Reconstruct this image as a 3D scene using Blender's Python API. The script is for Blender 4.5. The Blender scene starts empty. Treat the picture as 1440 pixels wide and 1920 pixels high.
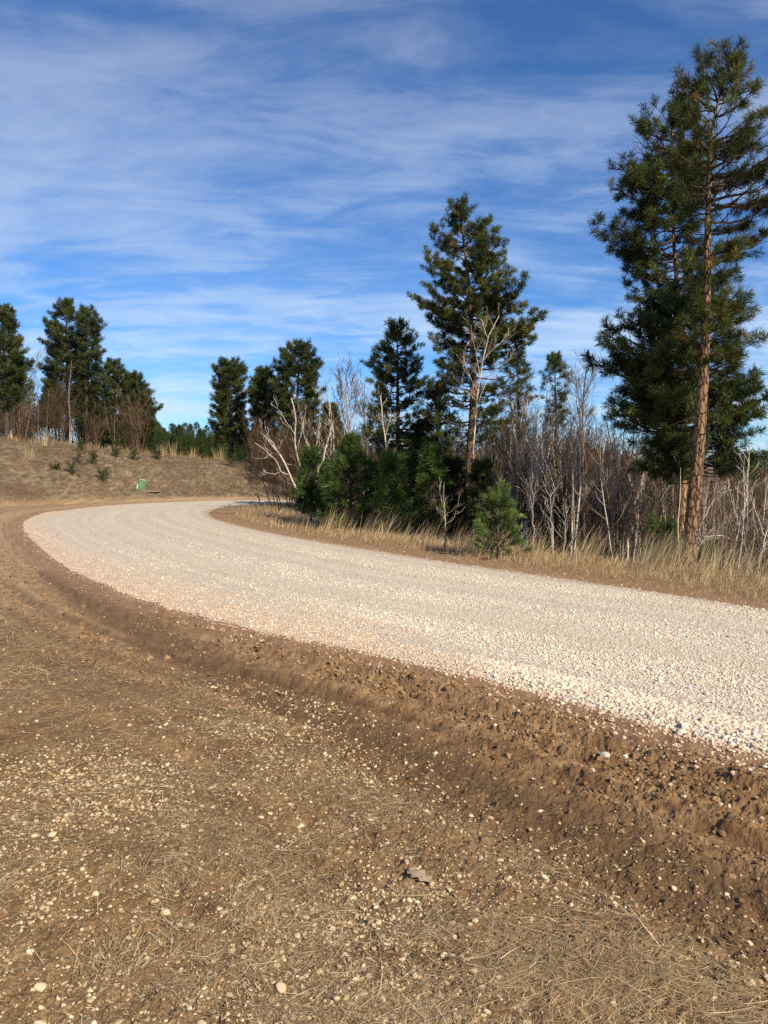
import bpy, math, random
import numpy as np

R = math.radians
SC = bpy.context.scene
COL = SC.collection

# ------------------------------------------------------------------ camera, world, sun, exposure
F = 1445.0 / 1440.0            # focal length in picture widths
CAMH = 1.6
PITCH = R(-3.33)
cam = bpy.data.cameras.new('camera')
cam.sensor_fit = 'HORIZONTAL'; cam.sensor_width = 36.0; cam.lens = 36.0 * F
cam.clip_start = 0.05; cam.clip_end = 5000
camo = bpy.data.objects.new('camera', cam); COL.objects.link(camo)
camo.location = (0, 0, CAMH); camo.rotation_euler = (R(90) + PITCH, 0, 0)
SC.camera = camo

SUN_AZ = R(143)                # measured from the viewing direction towards the right
SUN_EL = R(33)
sun_dir = (math.sin(SUN_AZ) * math.cos(SUN_EL), math.cos(SUN_AZ) * math.cos(SUN_EL), math.sin(SUN_EL))
sl = bpy.data.lights.new('sun', 'SUN'); sl.energy = 5.0; sl.angle = R(0.5); sl.color = (1.0, 0.90, 0.74)
so = bpy.data.objects.new('sun', sl); COL.objects.link(so)
so.rotation_euler = (R(90) - SUN_EL, 0, R(180) - SUN_AZ)

W = bpy.data.worlds.new('World'); SC.world = W; W.use_nodes = True
nt = W.node_tree; nt.nodes.clear()
def N(tree, typ, **kw):
    n = tree.nodes.new(typ)
    for k, v in kw.items():
        if k.startswith('i_'):
            key = k[2:]
            n.inputs[int(key) if key.isdigit() else key.replace('_', ' ')].default_value = v
        else: setattr(n, k, v)
    return n
def L(tree, a, b): tree.links.new(a, b)
def MATH(tree, op, a=None, b=None, c=None, clamp=False):
    n = tree.nodes.new('ShaderNodeMath'); n.operation = op; n.use_clamp = clamp
    for i, v in enumerate((a, b, c)):
        if v is None: continue
        if isinstance(v, (int, float)): n.inputs[i].default_value = v
        else: tree.links.new(v, n.inputs[i])
    return n.outputs[0]
def RAMP(tree, fac, stops, interp='LINEAR'):
    n = tree.nodes.new('ShaderNodeValToRGB'); cr = n.color_ramp; cr.interpolation = interp
    while len(cr.elements) < len(stops): cr.elements.new(0.5)
    for e, (p, c) in zip(cr.elements, stops):
        e.position = p
        e.color = (c, c, c, 1) if isinstance(c, (int, float)) else (c[0], c[1], c[2], 1)
    tree.links.new(fac, n.inputs[0]); return n.outputs[0]
def MIX(tree, fac, a, b, mode='MIX'):
    n = tree.nodes.new('ShaderNodeMix'); n.data_type = 'RGBA'; n.blend_type = mode
    for sock, v in ((n.inputs[0], fac), (n.inputs[6], a), (n.inputs[7], b)):
        if isinstance(v, (int, float)): sock.default_value = v
        elif isinstance(v, tuple): sock.default_value = (v[0], v[1], v[2], 1)
        else: tree.links.new(v, sock)
    return n.outputs[2]
def NOISE(tree, vec, scale, detail=4, rough=0.55, dist=0.0, out='Fac'):
    n = N(tree, 'ShaderNodeTexNoise'); n.inputs['Scale'].default_value = scale
    n.inputs['Detail'].default_value = detail; n.inputs['Roughness'].default_value = rough
    n.inputs['Distortion'].default_value = dist
    if vec is not None: tree.links.new(vec, n.inputs['Vector'])
    return n.outputs[out]
def MAPPING(tree, vec, scale=(1, 1, 1), rot=(0, 0, 0), loc=(0, 0, 0)):
    n = N(tree, 'ShaderNodeMapping'); n.inputs['Scale'].default_value = scale
    n.inputs['Rotation'].default_value = rot; n.inputs['Location'].default_value = loc
    tree.links.new(vec, n.inputs['Vector']); return n.outputs[0]

sky = N(nt, 'ShaderNodeTexSky', sky_type='NISHITA', sun_disc=False, sun_elevation=SUN_EL, sun_rotation=SUN_AZ,
        altitude=1200.0, air_density=1.0, dust_density=0.35, ozone_density=3.0)
tc = N(nt, 'ShaderNodeTexCoord')
sep = N(nt, 'ShaderNodeSeparateXYZ'); L(nt, tc.outputs['Generated'], sep.inputs[0])
zz = MATH(nt, 'ADD', MATH(nt, 'MAXIMUM', sep.outputs[2], 0.0), 0.16)
cx = MATH(nt, 'DIVIDE', sep.outputs[0], zz); cy = MATH(nt, 'DIVIDE', sep.outputs[1], zz)
comb = N(nt, 'ShaderNodeCombineXYZ'); L(nt, cx, comb.inputs[0]); L(nt, cy, comb.inputs[1])
v1 = MAPPING(nt, comb.outputs[0], (0.62, 1.15, 1), (0, 0, R(-10)), (3.1, 1.7, 0))
v2 = MAPPING(nt, comb.outputs[0], (1.5, 3.6, 1), (0, 0, R(-14)), (1.3, 4.2, 0))
n1 = NOISE(nt, v1, 1.15, 8, 0.56, 0.3)
n2 = NOISE(nt, v2, 1.5, 9, 0.62, 0.45)
cl = MATH(nt, 'ADD', MATH(nt, 'MULTIPLY', n1, 0.55), MATH(nt, 'MULTIPLY', n2, 0.45))
clf = RAMP(nt, cl, [(0.41, 0.0), (0.47, 0.20), (0.53, 0.62), (0.61, 1.0)])
el = sep.outputs[2]
deep = MIX(nt, 1.0, sky.outputs[0], (0.54, 0.87, 1.22), 'MULTIPLY')
ccol = RAMP(nt, el, [(0.0, (6.4, 7.6, 8.8)), (0.12, (5.5, 7.1, 9.0)), (0.28, (3.7, 5.0, 7.5)), (0.55, (2.3, 2.9, 4.6))])
ccol_ = ccol.node
skyc = MIX(nt, MATH(nt, 'MULTIPLY', clf, 0.82), deep, ccol)
bg = N(nt, 'ShaderNodeBackground'); bg.inputs['Strength'].default_value = 0.082
L(nt, skyc, bg.inputs['Color'])
wo = N(nt, 'ShaderNodeOutputWorld'); L(nt, bg.outputs[0], wo.inputs[0])

SC.view_settings.view_transform = 'Standard'; SC.view_settings.look = 'None'
SC.view_settings.exposure = 0.5; SC.view_settings.gamma = 1.0
SC.render.engine = 'CYCLES'
SC.cycles.max_bounces = 6; SC.cycles.diffuse_bounces = 3; SC.cycles.transparent_max_bounces = 4
SC.cycles.use_denoising = False

# ------------------------------------------------------------------ helpers
def tag(o, label=None, cat=None, group=None, kind=None):
    if label: o['label'] = label
    if cat: o['category'] = cat
    if group: o['group'] = group
    if kind: o['kind'] = kind
    return o
def empty(name, loc, label=None, cat=None, group=None, rz=0.0):
    o = bpy.data.objects.new(name, None); COL.objects.link(o)
    o.location = loc; o.rotation_euler = (0, 0, rz); o.empty_display_size = 0.2
    return tag(o, label, cat, group)
def mesh_obj(name, verts, faces, mat, parent=None, attrs=None, smooth=False, loc=None):
    """faces: list of int arrays (m,k), any k"""
    verts = np.asarray(verts, dtype=np.float32)
    if isinstance(faces, np.ndarray): faces = [faces]
    me = bpy.data.meshes.new(name)
    me.vertices.add(len(verts)); me.vertices.foreach_set('co', verts.ravel())
    loops = np.concatenate([f.ravel() for f in faces]).astype(np.int32)
    tot = np.concatenate([np.full(len(f), f.shape[1]) for f in faces]).astype(np.int32)
    start = np.concatenate([[0], np.cumsum(tot)[:-1]]).astype(np.int32)
    me.loops.add(len(loops)); me.loops.foreach_set('vertex_index', loops)
    me.polygons.add(len(tot)); me.polygons.foreach_set('loop_start', start)
    me.polygons.foreach_set('loop_total', tot)
    if attrs:
        for k, v in attrs.items():
            a = me.attributes.new(k, 'FLOAT', 'POINT'); a.data.foreach_set('value', np.asarray(v, dtype=np.float32))
    me.update(calc_edges=True)
    me.polygons.foreach_set('use_smooth', np.full(len(tot), smooth, dtype=bool))
    me.materials.append(mat)
    o = bpy.data.objects.new(name, me); COL.objects.link(o)
    if parent is not None: o.parent = parent
    if loc is not None: o.location = loc
    return o
def copy_tree(o, parent=None):
    c = o.copy(); COL.objects.link(c)
    if parent is not None: c.parent = parent
    for ch in list(o.children): copy_tree(ch, c)
    return c

def ray(px, py):
    dx = (px - 720) / 1445.0; up = (960 - py) / 1445.0
    return np.array([dx, math.cos(PITCH) - up * math.sin(PITCH), math.sin(PITCH) + up * math.cos(PITCH)])
def at_y(px, py, y):            # point on the vertical plane at distance y
    r = ray(px, py); t = y / r[1]; return np.array([r[0] * t, y, CAMH + r[2] * t])
def gp(px, py):                 # point on the level ground
    r = ray(px, py); t = -CAMH / r[2]; return (r[0] * t, r[1] * t)

_T = [np.random.default_rng(900 + i).random((256, 256)) for i in range(6)]
def vn(x, y, s=0):
    T = _T[s % 6]; xi = np.floor(x).astype(int); yi = np.floor(y).astype(int)
    fx = x - xi; fy = y - yi; fx = fx * fx * (3 - 2 * fx); fy = fy * fy * (3 - 2 * fy)
    a = T[xi & 255, yi & 255]; b = T[(xi + 1) & 255, yi & 255]
    c = T[xi & 255, (yi + 1) & 255]; d = T[(xi + 1) & 255, (yi + 1) & 255]
    return (a * (1 - fx) + b * fx) * (1 - fy) + (c * (1 - fx) + d * fx) * fy
def fbm(x, y, s=0, o=4, g=0.5):
    v = 0; a = 1; t = 0
    for i in range(o):
        v = v + a * vn(x * 2 ** i + 17.3 * i, y * 2 ** i - 9.1 * i, s + i); t += a; a *= g
    return v / t
def ss(a, b, x):
    t = np.clip((x - a) / (b - a), 0, 1); return t * t * (3 - 2 * t)

# ------------------------------------------------------------------ where the road runs
OUT = [gp(*p) for p in [(1440, 1430), (1173, 1353), (960, 1293), (800, 1256), (640, 1222), (480, 1190), (283, 1138), (173, 1092),
       (117, 1065), (67, 1022), (42, 996), (44, 978), (90, 960), (200, 947), (330, 940.5), (440, 938), (545, 937)]]
INN = [gp(*p) for p in [(1440, 1147), (1200, 1107), (960, 1072), (880, 1061), (720, 1036), (560, 1010), (477, 993), (420, 979),
       (397, 970), (390, 963), (400, 956), (425, 950), (470, 946), (550, 943.5)]]
WHI = [gp(*p) for p in [(1440, 1425), (1173, 1348), (960, 1290), (727, 1212), (600, 1172), (480, 1140), (330, 1095), (200, 1058),
       (120, 1022), (80, 995), (75, 978), (110, 963), (210, 949), (330, 941), (440, 938.5), (545, 937.2)]]
def ext(pl):
    a, b = np.array(pl[0]), np.array(pl[1]); d = (a - b) / np.linalg.norm(a - b)
    return [tuple(a + d * 6 + np.array([0.2, 0.4])), tuple(a + d * 2.5)] + pl
OUT, INN, WHI = ext(OUT), ext(INN), ext(WHI)
OUT += [(0.0, 38.8), (7.5, 42), (13, 49), (17, 62), (20, 90)]; WHI += [(0.0, 38.7), (7.5, 41.9), (13.1, 49), (17.1, 62), (20.1, 90)]
INN += [(0.0, 34.6), (10, 37.5), (17.5, 46), (22, 61), (25, 90)]
def chaikin(pl, n=2):
    p = np.array(pl, float)
    for _ in range(n):
        q = np.empty((2 * len(p), 2)); q[0] = p[0]; q[-1] = p[-1]
        a, b = p[:-1], p[1:]
        q[1:-1:2] = a * .75 + b * .25; q[2:-1:2] = a * .25 + b * .75
        p = q
    return p
OUTs, INNs, WHIs = chaikin(OUT), chaikin(INN), chaikin(WHI)
def dist_pl(x, y, pl):
    best = np.full(x.shape, 1e9)
    for a, b in zip(pl[:-1], pl[1:]):
        d = b - a; l2 = d @ d
        if l2 < 1e-12: continue
        t = np.clip(((x - a[0]) * d[0] + (y - a[1]) * d[1]) / l2, 0, 1)
        best = np.minimum(best, (x - a[0] - t * d[0]) ** 2 + (y - a[1] - t * d[1]) ** 2)
    return np.sqrt(best)
def inside(x, y, poly):
    c = np.zeros(x.shape, bool); j = len(poly) - 1
    for i in range(len(poly)):
        xi, yi = poly[i]; xj, yj = poly[j]
        if abs(yj - yi) > 1e-12:
            c ^= ((yi > y) != (yj > y)) & (x < (xj - xi) * (y - yi) / (yj - yi) + xi)
        j = i
    return c
ROADP = np.vstack([OUTs, INNs[::-1]])
WHIP = np.vstack([WHIs, INNs[::-1]])
INNP = np.vstack([INNs, [(80, 90), (80, 5), (20, 0)]])   # the land inside the bend
def sd_out(x, y):       # + outside the bend (camera side), - on the road
    d = dist_pl(x, y, OUTs); i = inside(x, y, ROADP) | inside(x, y, INNP)
    return np.where(i, -d, d)
def sd_whi(x, y):
    d = dist_pl(x, y, WHIs); i = inside(x, y, WHIP) | inside(x, y, INNP)
    return np.where(i, -d, d)
def sd_inn(x, y):       # + inside the bend
    d = dist_pl(x, y, INNs); return np.where(inside(x, y, INNP), d, -d)
RUT_A = chaikin([gp(*p) for p in [(100, 1062), (160, 1097), (213, 1127), (267, 1153), (320, 1177), (400, 1210), (480, 1237), (613, 1285), (713, 1332), (830, 1372)]])
RUT_B = chaikin([gp(*p) for p in [(300, 1143), (360, 1163), (400, 1177), (480, 1200), (547, 1227), (613, 1250), (680, 1273), (780, 1300), (913, 1343), (1060, 1372), (1210, 1413), (1343, 1440), (1440, 1462)]])
TRK = chaikin([gp(*p) for p in [(95, 1075), (170, 1130), (280, 1195), (400, 1255), (560, 1320), (720, 1400), (900, 1480), (1080, 1560), (1260, 1650), (1460, 1740)]])
TOE = chaikin([(-60, 24), (-30, 27.5), gp(0, 953), gp(94, 946.5), gp(200, 943), gp(330, 938.2), gp(545, 936), (0, 39.6), (7, 43), (12, 50), (16, 63), (19, 92)])
TOEP = np.vstack([TOE, [(19, 900), (-300, 900), (-300, 24)]])

def height(x, y, fine=True):
    x = np.asarray(x, float); y = np.asarray(y, float)
    so_ = sd_out(x, y); si = sd_inn(x, y)
    z = np.zeros(x.shape)
    # road crown, slightly proud of the shoulder
    on = (so_ < 0) & (si < 0)
    z = z + np.where(on, 0.0, 0.0)
    # inside the bend the land falls away
    fall = ss(1.6, 9, si) * ss(-6, 3, x + 0.15 * (y - 12)) * (1.5 + 0.5 * ss(3, 25, x))
    z = z - fall - 1.0 * ss(45, 160, y) * ss(-5, 20, x)
    # cut bank behind the bend
    tb = dist_pl(x, y, TOE); ib = inside(x, y, TOEP)
    u = x / np.maximum(y, 1)
    top = np.interp(u, [-1.2, -0.5, -0.40, -0.28, -0.2, -0.13, -0.08, 0.02, 0.2], [3.7, 3.05, 2.75, 2.2, 1.85, 1.45, 1.1, 0.4, -0.3])
    wd = 8.5
    bank = top * ss(-0.8, 1.0, tb / wd * 2 - 1.0) if False else top * np.clip(1 - (1 - np.clip(tb / wd, 0, 1)) ** 1.5, 0, 1)
    bank = bank + np.where(tb > wd, 0.012 * (tb - wd) * ss(-.05, -.3, u), 0)
    bank = bank + ss(0.3, 2, tb) * (fbm(x * .35, y * .35, 1, 4) - .5) * 0.5 * (top > 0.5)
    z = np.where(ib, np.where(fall > 0, z, 0) * 0 + bank - 1.0 * ss(60, 200, y) * ss(-5, 20, x), z)
    z = z + 14 * ss(250, 700, np.hypot(x, y)) * (fbm(x * .004, y * .004, 2, 3) - .25) * ss(-.45, .1, -u)
    # gentle unevenness
    off = ss(0.3, 3, so_)
    z = z + off * (fbm(x * .6, y * .6, 3, 3) - .5) * 0.16 * (~ib)
    if fine:
        near = np.hypot(x, y) < 30
        if near.any():
            X = x[near]; Y = y[near]; S = so_[near]; SI = si[near]; dz = np.zeros(X.shape)
            wob = 0.12 * (fbm(X * 2.1, Y * 2.1, 0, 3) - .5)
            ra = dist_pl(X + wob, Y + wob, RUT_A); rb = dist_pl(X - wob, Y + wob, RUT_B); tk = dist_pl(X, Y, TRK)
            outm = (S > -0.05)
            br = .4 + .9 * fbm(X * 5, Y * 5, 4, 3)
            gw_ = fbm(X * .35, Y * .35, 3, 2) - .5; jg = (fbm(X * 6, Y * 6, 1, 3) - .5)
            for c0, hh, wf, sd_ in ((.10, .014, .10, 1), (.42, .030, .15, 2), (.68, .014, .12, 4), (.95, .026, .15, 3), (1.38, .010, .25, 5)):
                q = (c0 + .22 * gw_ * (1 if sd_ > 1 else .2) + .05 * jg) - S
                hm = hh * (.45 + 1.1 * fbm(X * 1.3 + sd_ * 7, Y * 1.3, sd_, 3)) * (.35 + 1.3 * fbm(X * 5, Y * 5, 4, 4, .65))
                dz -= .75 * hm * np.exp(-((q + .10) / .045) ** 2) * (S > .0)
                dz += hm * np.where(q > 0, np.exp(-np.maximum(q, 0) / wf), np.exp(-(q / .06) ** 2)) * (S > .0)
            dz += .03 * ss(1.6, 1.0, S) * outm - .03 * 0
            dz -= 0.025 * ss(.38, .12, tk)
            clod = ss(.15, .5, S) * ss(1.75, 1.2, S) * ss(.0, .6, tk - .1) * ss(-3.5, 0.5, X) * outm
            soil = ss(.02, .3, S) * ss(2.2, 1.4, S)
            c1 = fbm(X * 13, Y * 13, 1, 4, .6); c2 = np.abs(fbm(X * 28, Y * 28, 2, 3, .6) - .5)
            dz += clod * ((c1 - .5) * .045 + (.12 - c2) * .045 + (fbm(X * 4, Y * 4, 3, 2) - .5) * .03)
            dz += soil * ((fbm(X * 22, Y * 22, 3, 4, .65) - .5) * .034 + (fbm(X * 8, Y * 8, 1, 3) - .5) * .03)
            g = ss(1.2, 1.8, S)
            dz += g * ((fbm(X * 9, Y * 9, 5, 5, .6) - .5) * .045 + (fbm(X * 38, Y * 38, 0, 3, .65) - .5) * .026)
            rd = ss(.05, -.1, S) * ss(.05, -.1, SI)
            # gravel grain and shallow wheel paths along the road
            lane = np.sin(S * 2.6 + 1.5 * fbm(X * .4, Y * .4, 2, 2))
            dz += rd * (.012 * lane + (fbm(X * 30, Y * 30, 4, 3, .7) - .5) * .016 + .02)
            dz += ss(0, .15, -S) * ss(.6, .25, -S) * .03 * ss(-3, 1, X)
            dz += ss(.2, .6, SI) * (fbm(X * 6, Y * 6, 2, 4, .6) - .5) * .05
            z[near] += dz
    return z
def hz(x, y, fine=False): return float(height(np.array([x]), np.array([y]), fine)[0])

# ------------------------------------------------------------------ materials
def new_mat(name):
    m = bpy.data.materials.new(name); m.use_nodes = True
    t = m.node_tree; b = t.nodes['Principled BSDF']; b.inputs['Specular IOR Level'].default_value = 0.2
    b.inputs['Roughness'].default_value = 0.9
    return m, t, b
def ATTR(t, name): return N(t, 'ShaderNodeAttribute', attribute_name=name).outputs['Fac']
def GEO(t): return N(t, 'ShaderNodeNewGeometry').outputs['Position']
def BUMP(t, b, h, strength, dist):
    n = N(t, 'ShaderNodeBump'); n.inputs['Strength'].default_value = strength; n.inputs['Distance'].default_value = dist
    L(t, h, n.inputs['Height']); L(t, n.outputs[0], b.inputs['Normal'])

def mat_ground():
    m, t, b = new_mat('ground_soil'); P = GEO(t)
    so_ = ATTR(t, 'so'); si = ATTR(t, 'si'); bk = ATTR(t, 'bank'); tk = ATTR(t, 'trk')
    n_b = NOISE(t, P, 1.1, 5, .6); n_m = NOISE(t, P, 6, 5, .6); n_f = NOISE(t, P, 60, 4, .65)
    soil = RAMP(t, n_m, [(.3, (.165, .088, .038)), (.55, (.255, .148, .068)), (.75, (.36, .228, .115))])
    red = RAMP(t, n_m, [(.3, (.25, .135, .068)), (.7, (.42, .25, .14))])
    thatch = RAMP(t, n_f, [(.3, (.13, .074, .032)), (.5, (.265, .170, .082)), (.72, (.46, .33, .175))])
    sy = N(t, 'ShaderNodeSeparateXYZ'); L(t, P, sy.inputs[0])
    soil = MIX(t, RAMP(t, MATH(t, 'MULTIPLY', sy.outputs[1], .05), [(.22, 0), (.6, .8)]), soil, (.40, .27, .155))
    cb = N(t, 'ShaderNodeCombineXYZ'); L(t, MATH(t, 'ADD', so_, MATH(t, 'MULTIPLY', n_b, .25)), cb.inputs[0]); L(t, MATH(t, 'MULTIPLY', n_m, .25), cb.inputs[1])
    soil_tone = RAMP(t, NOISE(t, cb.outputs[0], 5.0, 4, .6), [(.38, (.70, .67, .64)), (.5, (1.0, 1.0, 1.0)), (.62, (1.25, 1.26, 1.24))])  # uneven darker and lighter bands of soil running parallel to the road edge
    soil = MIX(t, 1.0, soil, soil_tone, 'MULTIPLY')
    soil = MIX(t, RAMP(t, tk, [(.14, .7), (.36, 0)]), soil, (.135, .078, .036))
    # band next to the gravel is redder
    rm = RAMP(t, MATH(t, 'ADD', so_, MATH(t, 'MULTIPLY', MATH(t, 'SUBTRACT', n_m, .5), .3)), [(.0, 1.0), (.25, .75), (.5, .1), (1, 0)])
    c = MIX(t, rm, soil, red)
    # dry thatch begins beyond the churned soil
    gw = MATH(t, 'ADD', MATH(t, 'MULTIPLY', so_, .4), MATH(t, 'MULTIPLY', MATH(t, 'SUBTRACT', n_b, .5), .55))
    gm = RAMP(t, gw, [(.50, 0), (.68, .85)])
    tm = RAMP(t, tk, [(.18, 0.0), (.40, 1)])
    gm = MATH(t, 'MULTIPLY', gm, tm)
    gm2 = MATH(t, 'MULTIPLY', gm, RAMP(t, NOISE(t, P, 1.7, 4, .6), [(.40, .12), (.60, .9)]))
    c = MIX(t, gm2, c, thatch)
    # inside of the bend
    im = RAMP(t, MATH(t, 'ADD', si, MATH(t, 'MULTIPLY', MATH(t, 'SUBTRACT', n_m, .5), .5)), [(.02, 0), (.12, .55), (.5, .75), (.9, 1)])
    inn = MIX(t, RAMP(t, n_m, [(.4, .35), (.6, 1)]), red, thatch)
    c = MIX(t, im, c, inn)
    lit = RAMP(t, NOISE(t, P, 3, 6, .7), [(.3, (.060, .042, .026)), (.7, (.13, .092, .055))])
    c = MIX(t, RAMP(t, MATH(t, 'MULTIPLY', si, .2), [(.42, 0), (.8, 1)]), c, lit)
    # bank
    st = MAPPING(t, P, (1.4, .5, 2.0), (0, 0, R(25)))
    n_k = NOISE(t, st, 3.2, 7, .68, .6); n_k2 = NOISE(t, P, .45, 4, .6)
    bc = RAMP(t, n_k, [(.32, (.065, .044, .028)), (.46, (.14, .098, .057)), (.58, (.23, .17, .10)), (.72, (.38, .29, .175))])
    bc = MIX(t, RAMP(t, n_k2, [(.45, 0), (.62, .7)]), bc, (.12, .072, .045))
    c = MIX(t, bk, c, bc)
    L(t, c, b.inputs['Base Color'])
    BUMP(t, b, MATH(t, 'ADD', MATH(t, 'MULTIPLY', n_f, 1.0), MATH(t, 'MULTIPLY', NOISE(t, P, 190, 3, .7), .5)), .9, .02)
    return m
def mat_road():
    m, t, b = new_mat('road_gravel'); P = GEO(t)
    sw = ATTR(t, 'sw'); si = ATTR(t, 'si'); so_ = ATTR(t, 'so')
    vo = N(t, 'ShaderNodeTexVoronoi'); vo.inputs['Scale'].default_value = 52; vo.inputs['Randomness'].default_value = 1.0; L(t, P, vo.inputs['Vector'])
    vo2 = N(t, 'ShaderNodeTexVoronoi'); vo2.inputs['Scale'].default_value = 85; L(t, P, vo2.inputs['Vector'])
    r1 = N(t, 'ShaderNodeSeparateColor'); L(t, vo.outputs['Color'], r1.inputs[0])
    stone = RAMP(t, r1.outputs[0], [(.0, (.50, .42, .32)), (.3, (.69, .585, .45)), (.7, (.77, .67, .53)), (1, (.84, .75, .61))])
    n_b = NOISE(t, P, .9, 4, .6); n_m = NOISE(t, P, 4.5, 5, .65)
    dust = RAMP(t, n_b, [(.3, (.75, .635, .455)), (.7, (.81, .70, .515))])
    lane = RAMP(t, MATH(t, 'ADD', MATH(t, 'MULTIPLY', MATH(t, 'SINE', MATH(t, 'MULTIPLY', so_, 2.6)), .2), n_m), [(.35, .25), (.65, .8)])
    c = MIX(t, lane, stone, dust)
    sn = MATH(t, 'SINE', MATH(t, 'MULTIPLY', MATH(t, 'ADD', so_, MATH(t, 'MULTIPLY', n_b, .5)), 4.2))
    c = MIX(t, RAMP(t, MATH(t, 'ADD', MATH(t, 'MULTIPLY', sn, .25), n_m), [(.45, 0), (.75, .4)]), c, (.70, .60, .46))
    cs = N(t, 'ShaderNodeCombineXYZ'); L(t, MATH(t, 'ADD', so_, MATH(t, 'MULTIPLY', n_b, .25)), cs.inputs[0])
    st = NOISE(t, cs.outputs[0], 3.3, 4, .6)
    c = MIX(t, 1.0, c, RAMP(t, st, [(.35, (.88, .85, .82)), (.6, (1.0, 1.0, 1.0))]), 'MULTIPLY')
    gap = RAMP(t, vo.outputs['Distance'], [(.32, 1.0), (.62, .62)])
    c = MIX(t, 1.0, c, gap, 'MULTIPLY')
    # red clay worked into the outer edge
    red = RAMP(t, n_m, [(.3, (.47, .315, .20)), (.7, (.67, .505, .35))])
    k = MATH(t, 'ADD', MATH(t, 'MULTIPLY', sw, 1.0), MATH(t, 'MULTIPLY', MATH(t, 'SUBTRACT', n_m, .5), .9))
    km = RAMP(t, MATH(t, 'ADD', MATH(t, 'MULTIPLY', k, .5), .5), [(.30, 0), (.46, .30), (.60, .62), (.9, .9)])
    c = MIX(t, km, c, red)
    k2 = MATH(t, 'ADD', MATH(t, 'MULTIPLY', MATH(t, 'ADD', si, .0), 1.0), MATH(t, 'MULTIPLY', MATH(t, 'SUBTRACT', n_m, .5), .5))
    c = MIX(t, RAMP(t, MATH(t, 'ADD', k2, .6), [(.28, 0), (.58, .75)]), c, (.36, .235, .145))
    L(t, c, b.inputs['Base Color'])
    hgt = MATH(t, 'ADD', MATH(t, 'MULTIPLY', vo.outputs['Distance'], -1.0), MATH(t, 'MULTIPLY', vo2.outputs['Distance'], -.4))
    BUMP(t, b, hgt, .6, .014)
    return m
def mat_rnd(name, stops, rough=.9, noise=None, transl=0.0, attr='rnd', bump=None):
    m, t, b = new_mat(name)
    c = RAMP(t, ATTR(t, attr), stops)
    P = GEO(t)
    if noise:
        sc_, lo, hi = noise
        c = MIX(t, 1.0, c, RAMP(t, NOISE(t, P, sc_, 4, .6), [(.3, lo), (.7, hi)]), 'MULTIPLY')
    L(t, c, b.inputs['Base Color']); b.inputs['Roughness'].default_value = rough
    if bump: BUMP(t, b, NOISE(t, P, bump[0], 4, .6), bump[1], bump[2])
    if transl:
        tr = N(t, 'ShaderNodeBsdfTranslucent'); L(t, c, tr.inputs[0])
        mx = N(t, 'ShaderNodeMixShader'); mx.inputs[0].default_value = transl
        L(t, b.outputs[0], mx.inputs[1]); L(t, tr.outputs[0], mx.inputs[2])
        L(t, mx.outputs[0], t.nodes['Material Output'].inputs[0])
    return m
def mat_bark(name, dark, mid, light, sc_=(9, 9, 3.2), bump=.9):
    m, t, b = new_mat(name)
    tc_ = N(t, 'ShaderNodeTexCoord').outputs['Object']
    v = MAPPING(t, tc_, sc_)
    nz = NOISE(t, v, 1.2, 3, .6, 0, 'Color')
    ad = N(t, 'ShaderNodeVectorMath', operation='ADD'); L(t, v, ad.inputs[0])
    scl = N(t, 'ShaderNodeVectorMath', operation='SCALE'); scl.inputs['Scale'].default_value = .9; L(t, nz, scl.inputs[0]); L(t, scl.outputs[0], ad.inputs[1])
    vo = N(t, 'ShaderNodeTexVoronoi', feature='DISTANCE_TO_EDGE'); vo.inputs['Scale'].default_value = 1.6; L(t, ad.outputs[0], vo.inputs['Vector'])
    n = NOISE(t, v, 3.5, 6, .7)
    c = RAMP(t, n, [(.3, mid), (.7, light)])
    c = MIX(t, RAMP(t, vo.outputs['Distance'], [(.02, 1), (.13, 0)]), c, dark)
    L(t, c, b.inputs['Base Color'])
    h = MATH(t, 'ADD', RAMP(t, vo.outputs['Distance'], [(0, 0), (.2, 1)]), MATH(t, 'MULTIPLY', n, .6))
    BUMP(t, b, h, bump, .03)
    return m
def mat_birch(name, white, grey, spot):
    m, t, b = new_mat(name)
    tc_ = N(t, 'ShaderNodeTexCoord').outputs['Object']
    n = NOISE(t, MAPPING(t, tc_, (3, 3, 14)), 2.2, 5, .65); n2 = NOISE(t, tc_, 2.1, 3, .6)
    c = MIX(t, RAMP(t, n2, [(.35, 0), (.65, 1)]), white, grey)
    c = MIX(t, RAMP(t, n, [(.56, 0), (.64, .85)]), c, spot)
    L(t, c, b.inputs['Base Color']); b.inputs['Roughness'].default_value = .7
    return m

M_GROUND = mat_ground(); M_ROAD = mat_road()
M_STRAW = mat_rnd('dry_grass', [(0, (.13, .077, .034)), (.33, (.33, .22, .108)), (.7, (.56, .41, .22)), (.93, (.74, .58, .35)), (1, (.80, .66, .44))], .75, transl=.15)
M_TALL = mat_rnd('tall_dry_grass', [(0, (.34, .23, .11)), (.5, (.60, .45, .24)), (.85, (.78, .62, .38)), (1, (.60, .56, .24))], .75, transl=.25)
M_PEB = mat_rnd('pebble_stone', [(0, (.34, .235, .13)), (.4, (.52, .38, .215)), (.8, (.64, .50, .30)), (.94, (.72, .60, .41)), (1, (.58, .34, .20))], .85, noise=(120, .82, 1.0), bump=(150, .5, .004))
M_GRAV = mat_rnd('crushed_limestone', [(0, (.42, .345, .26)), (.3, (.59, .50, .385)), (.7, (.70, .605, .475)), (1, (.78, .69, .56))], .9, noise=(70, .85, 1.0))
M_CLAYG = mat_rnd('clay_stained_stone', [(0, (.36, .24, .15)), (.4, (.52, .375, .25)), (.75, (.65, .51, .36)), (1, (.75, .64, .49))], .9, noise=(70, .8, 1.0))
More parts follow.
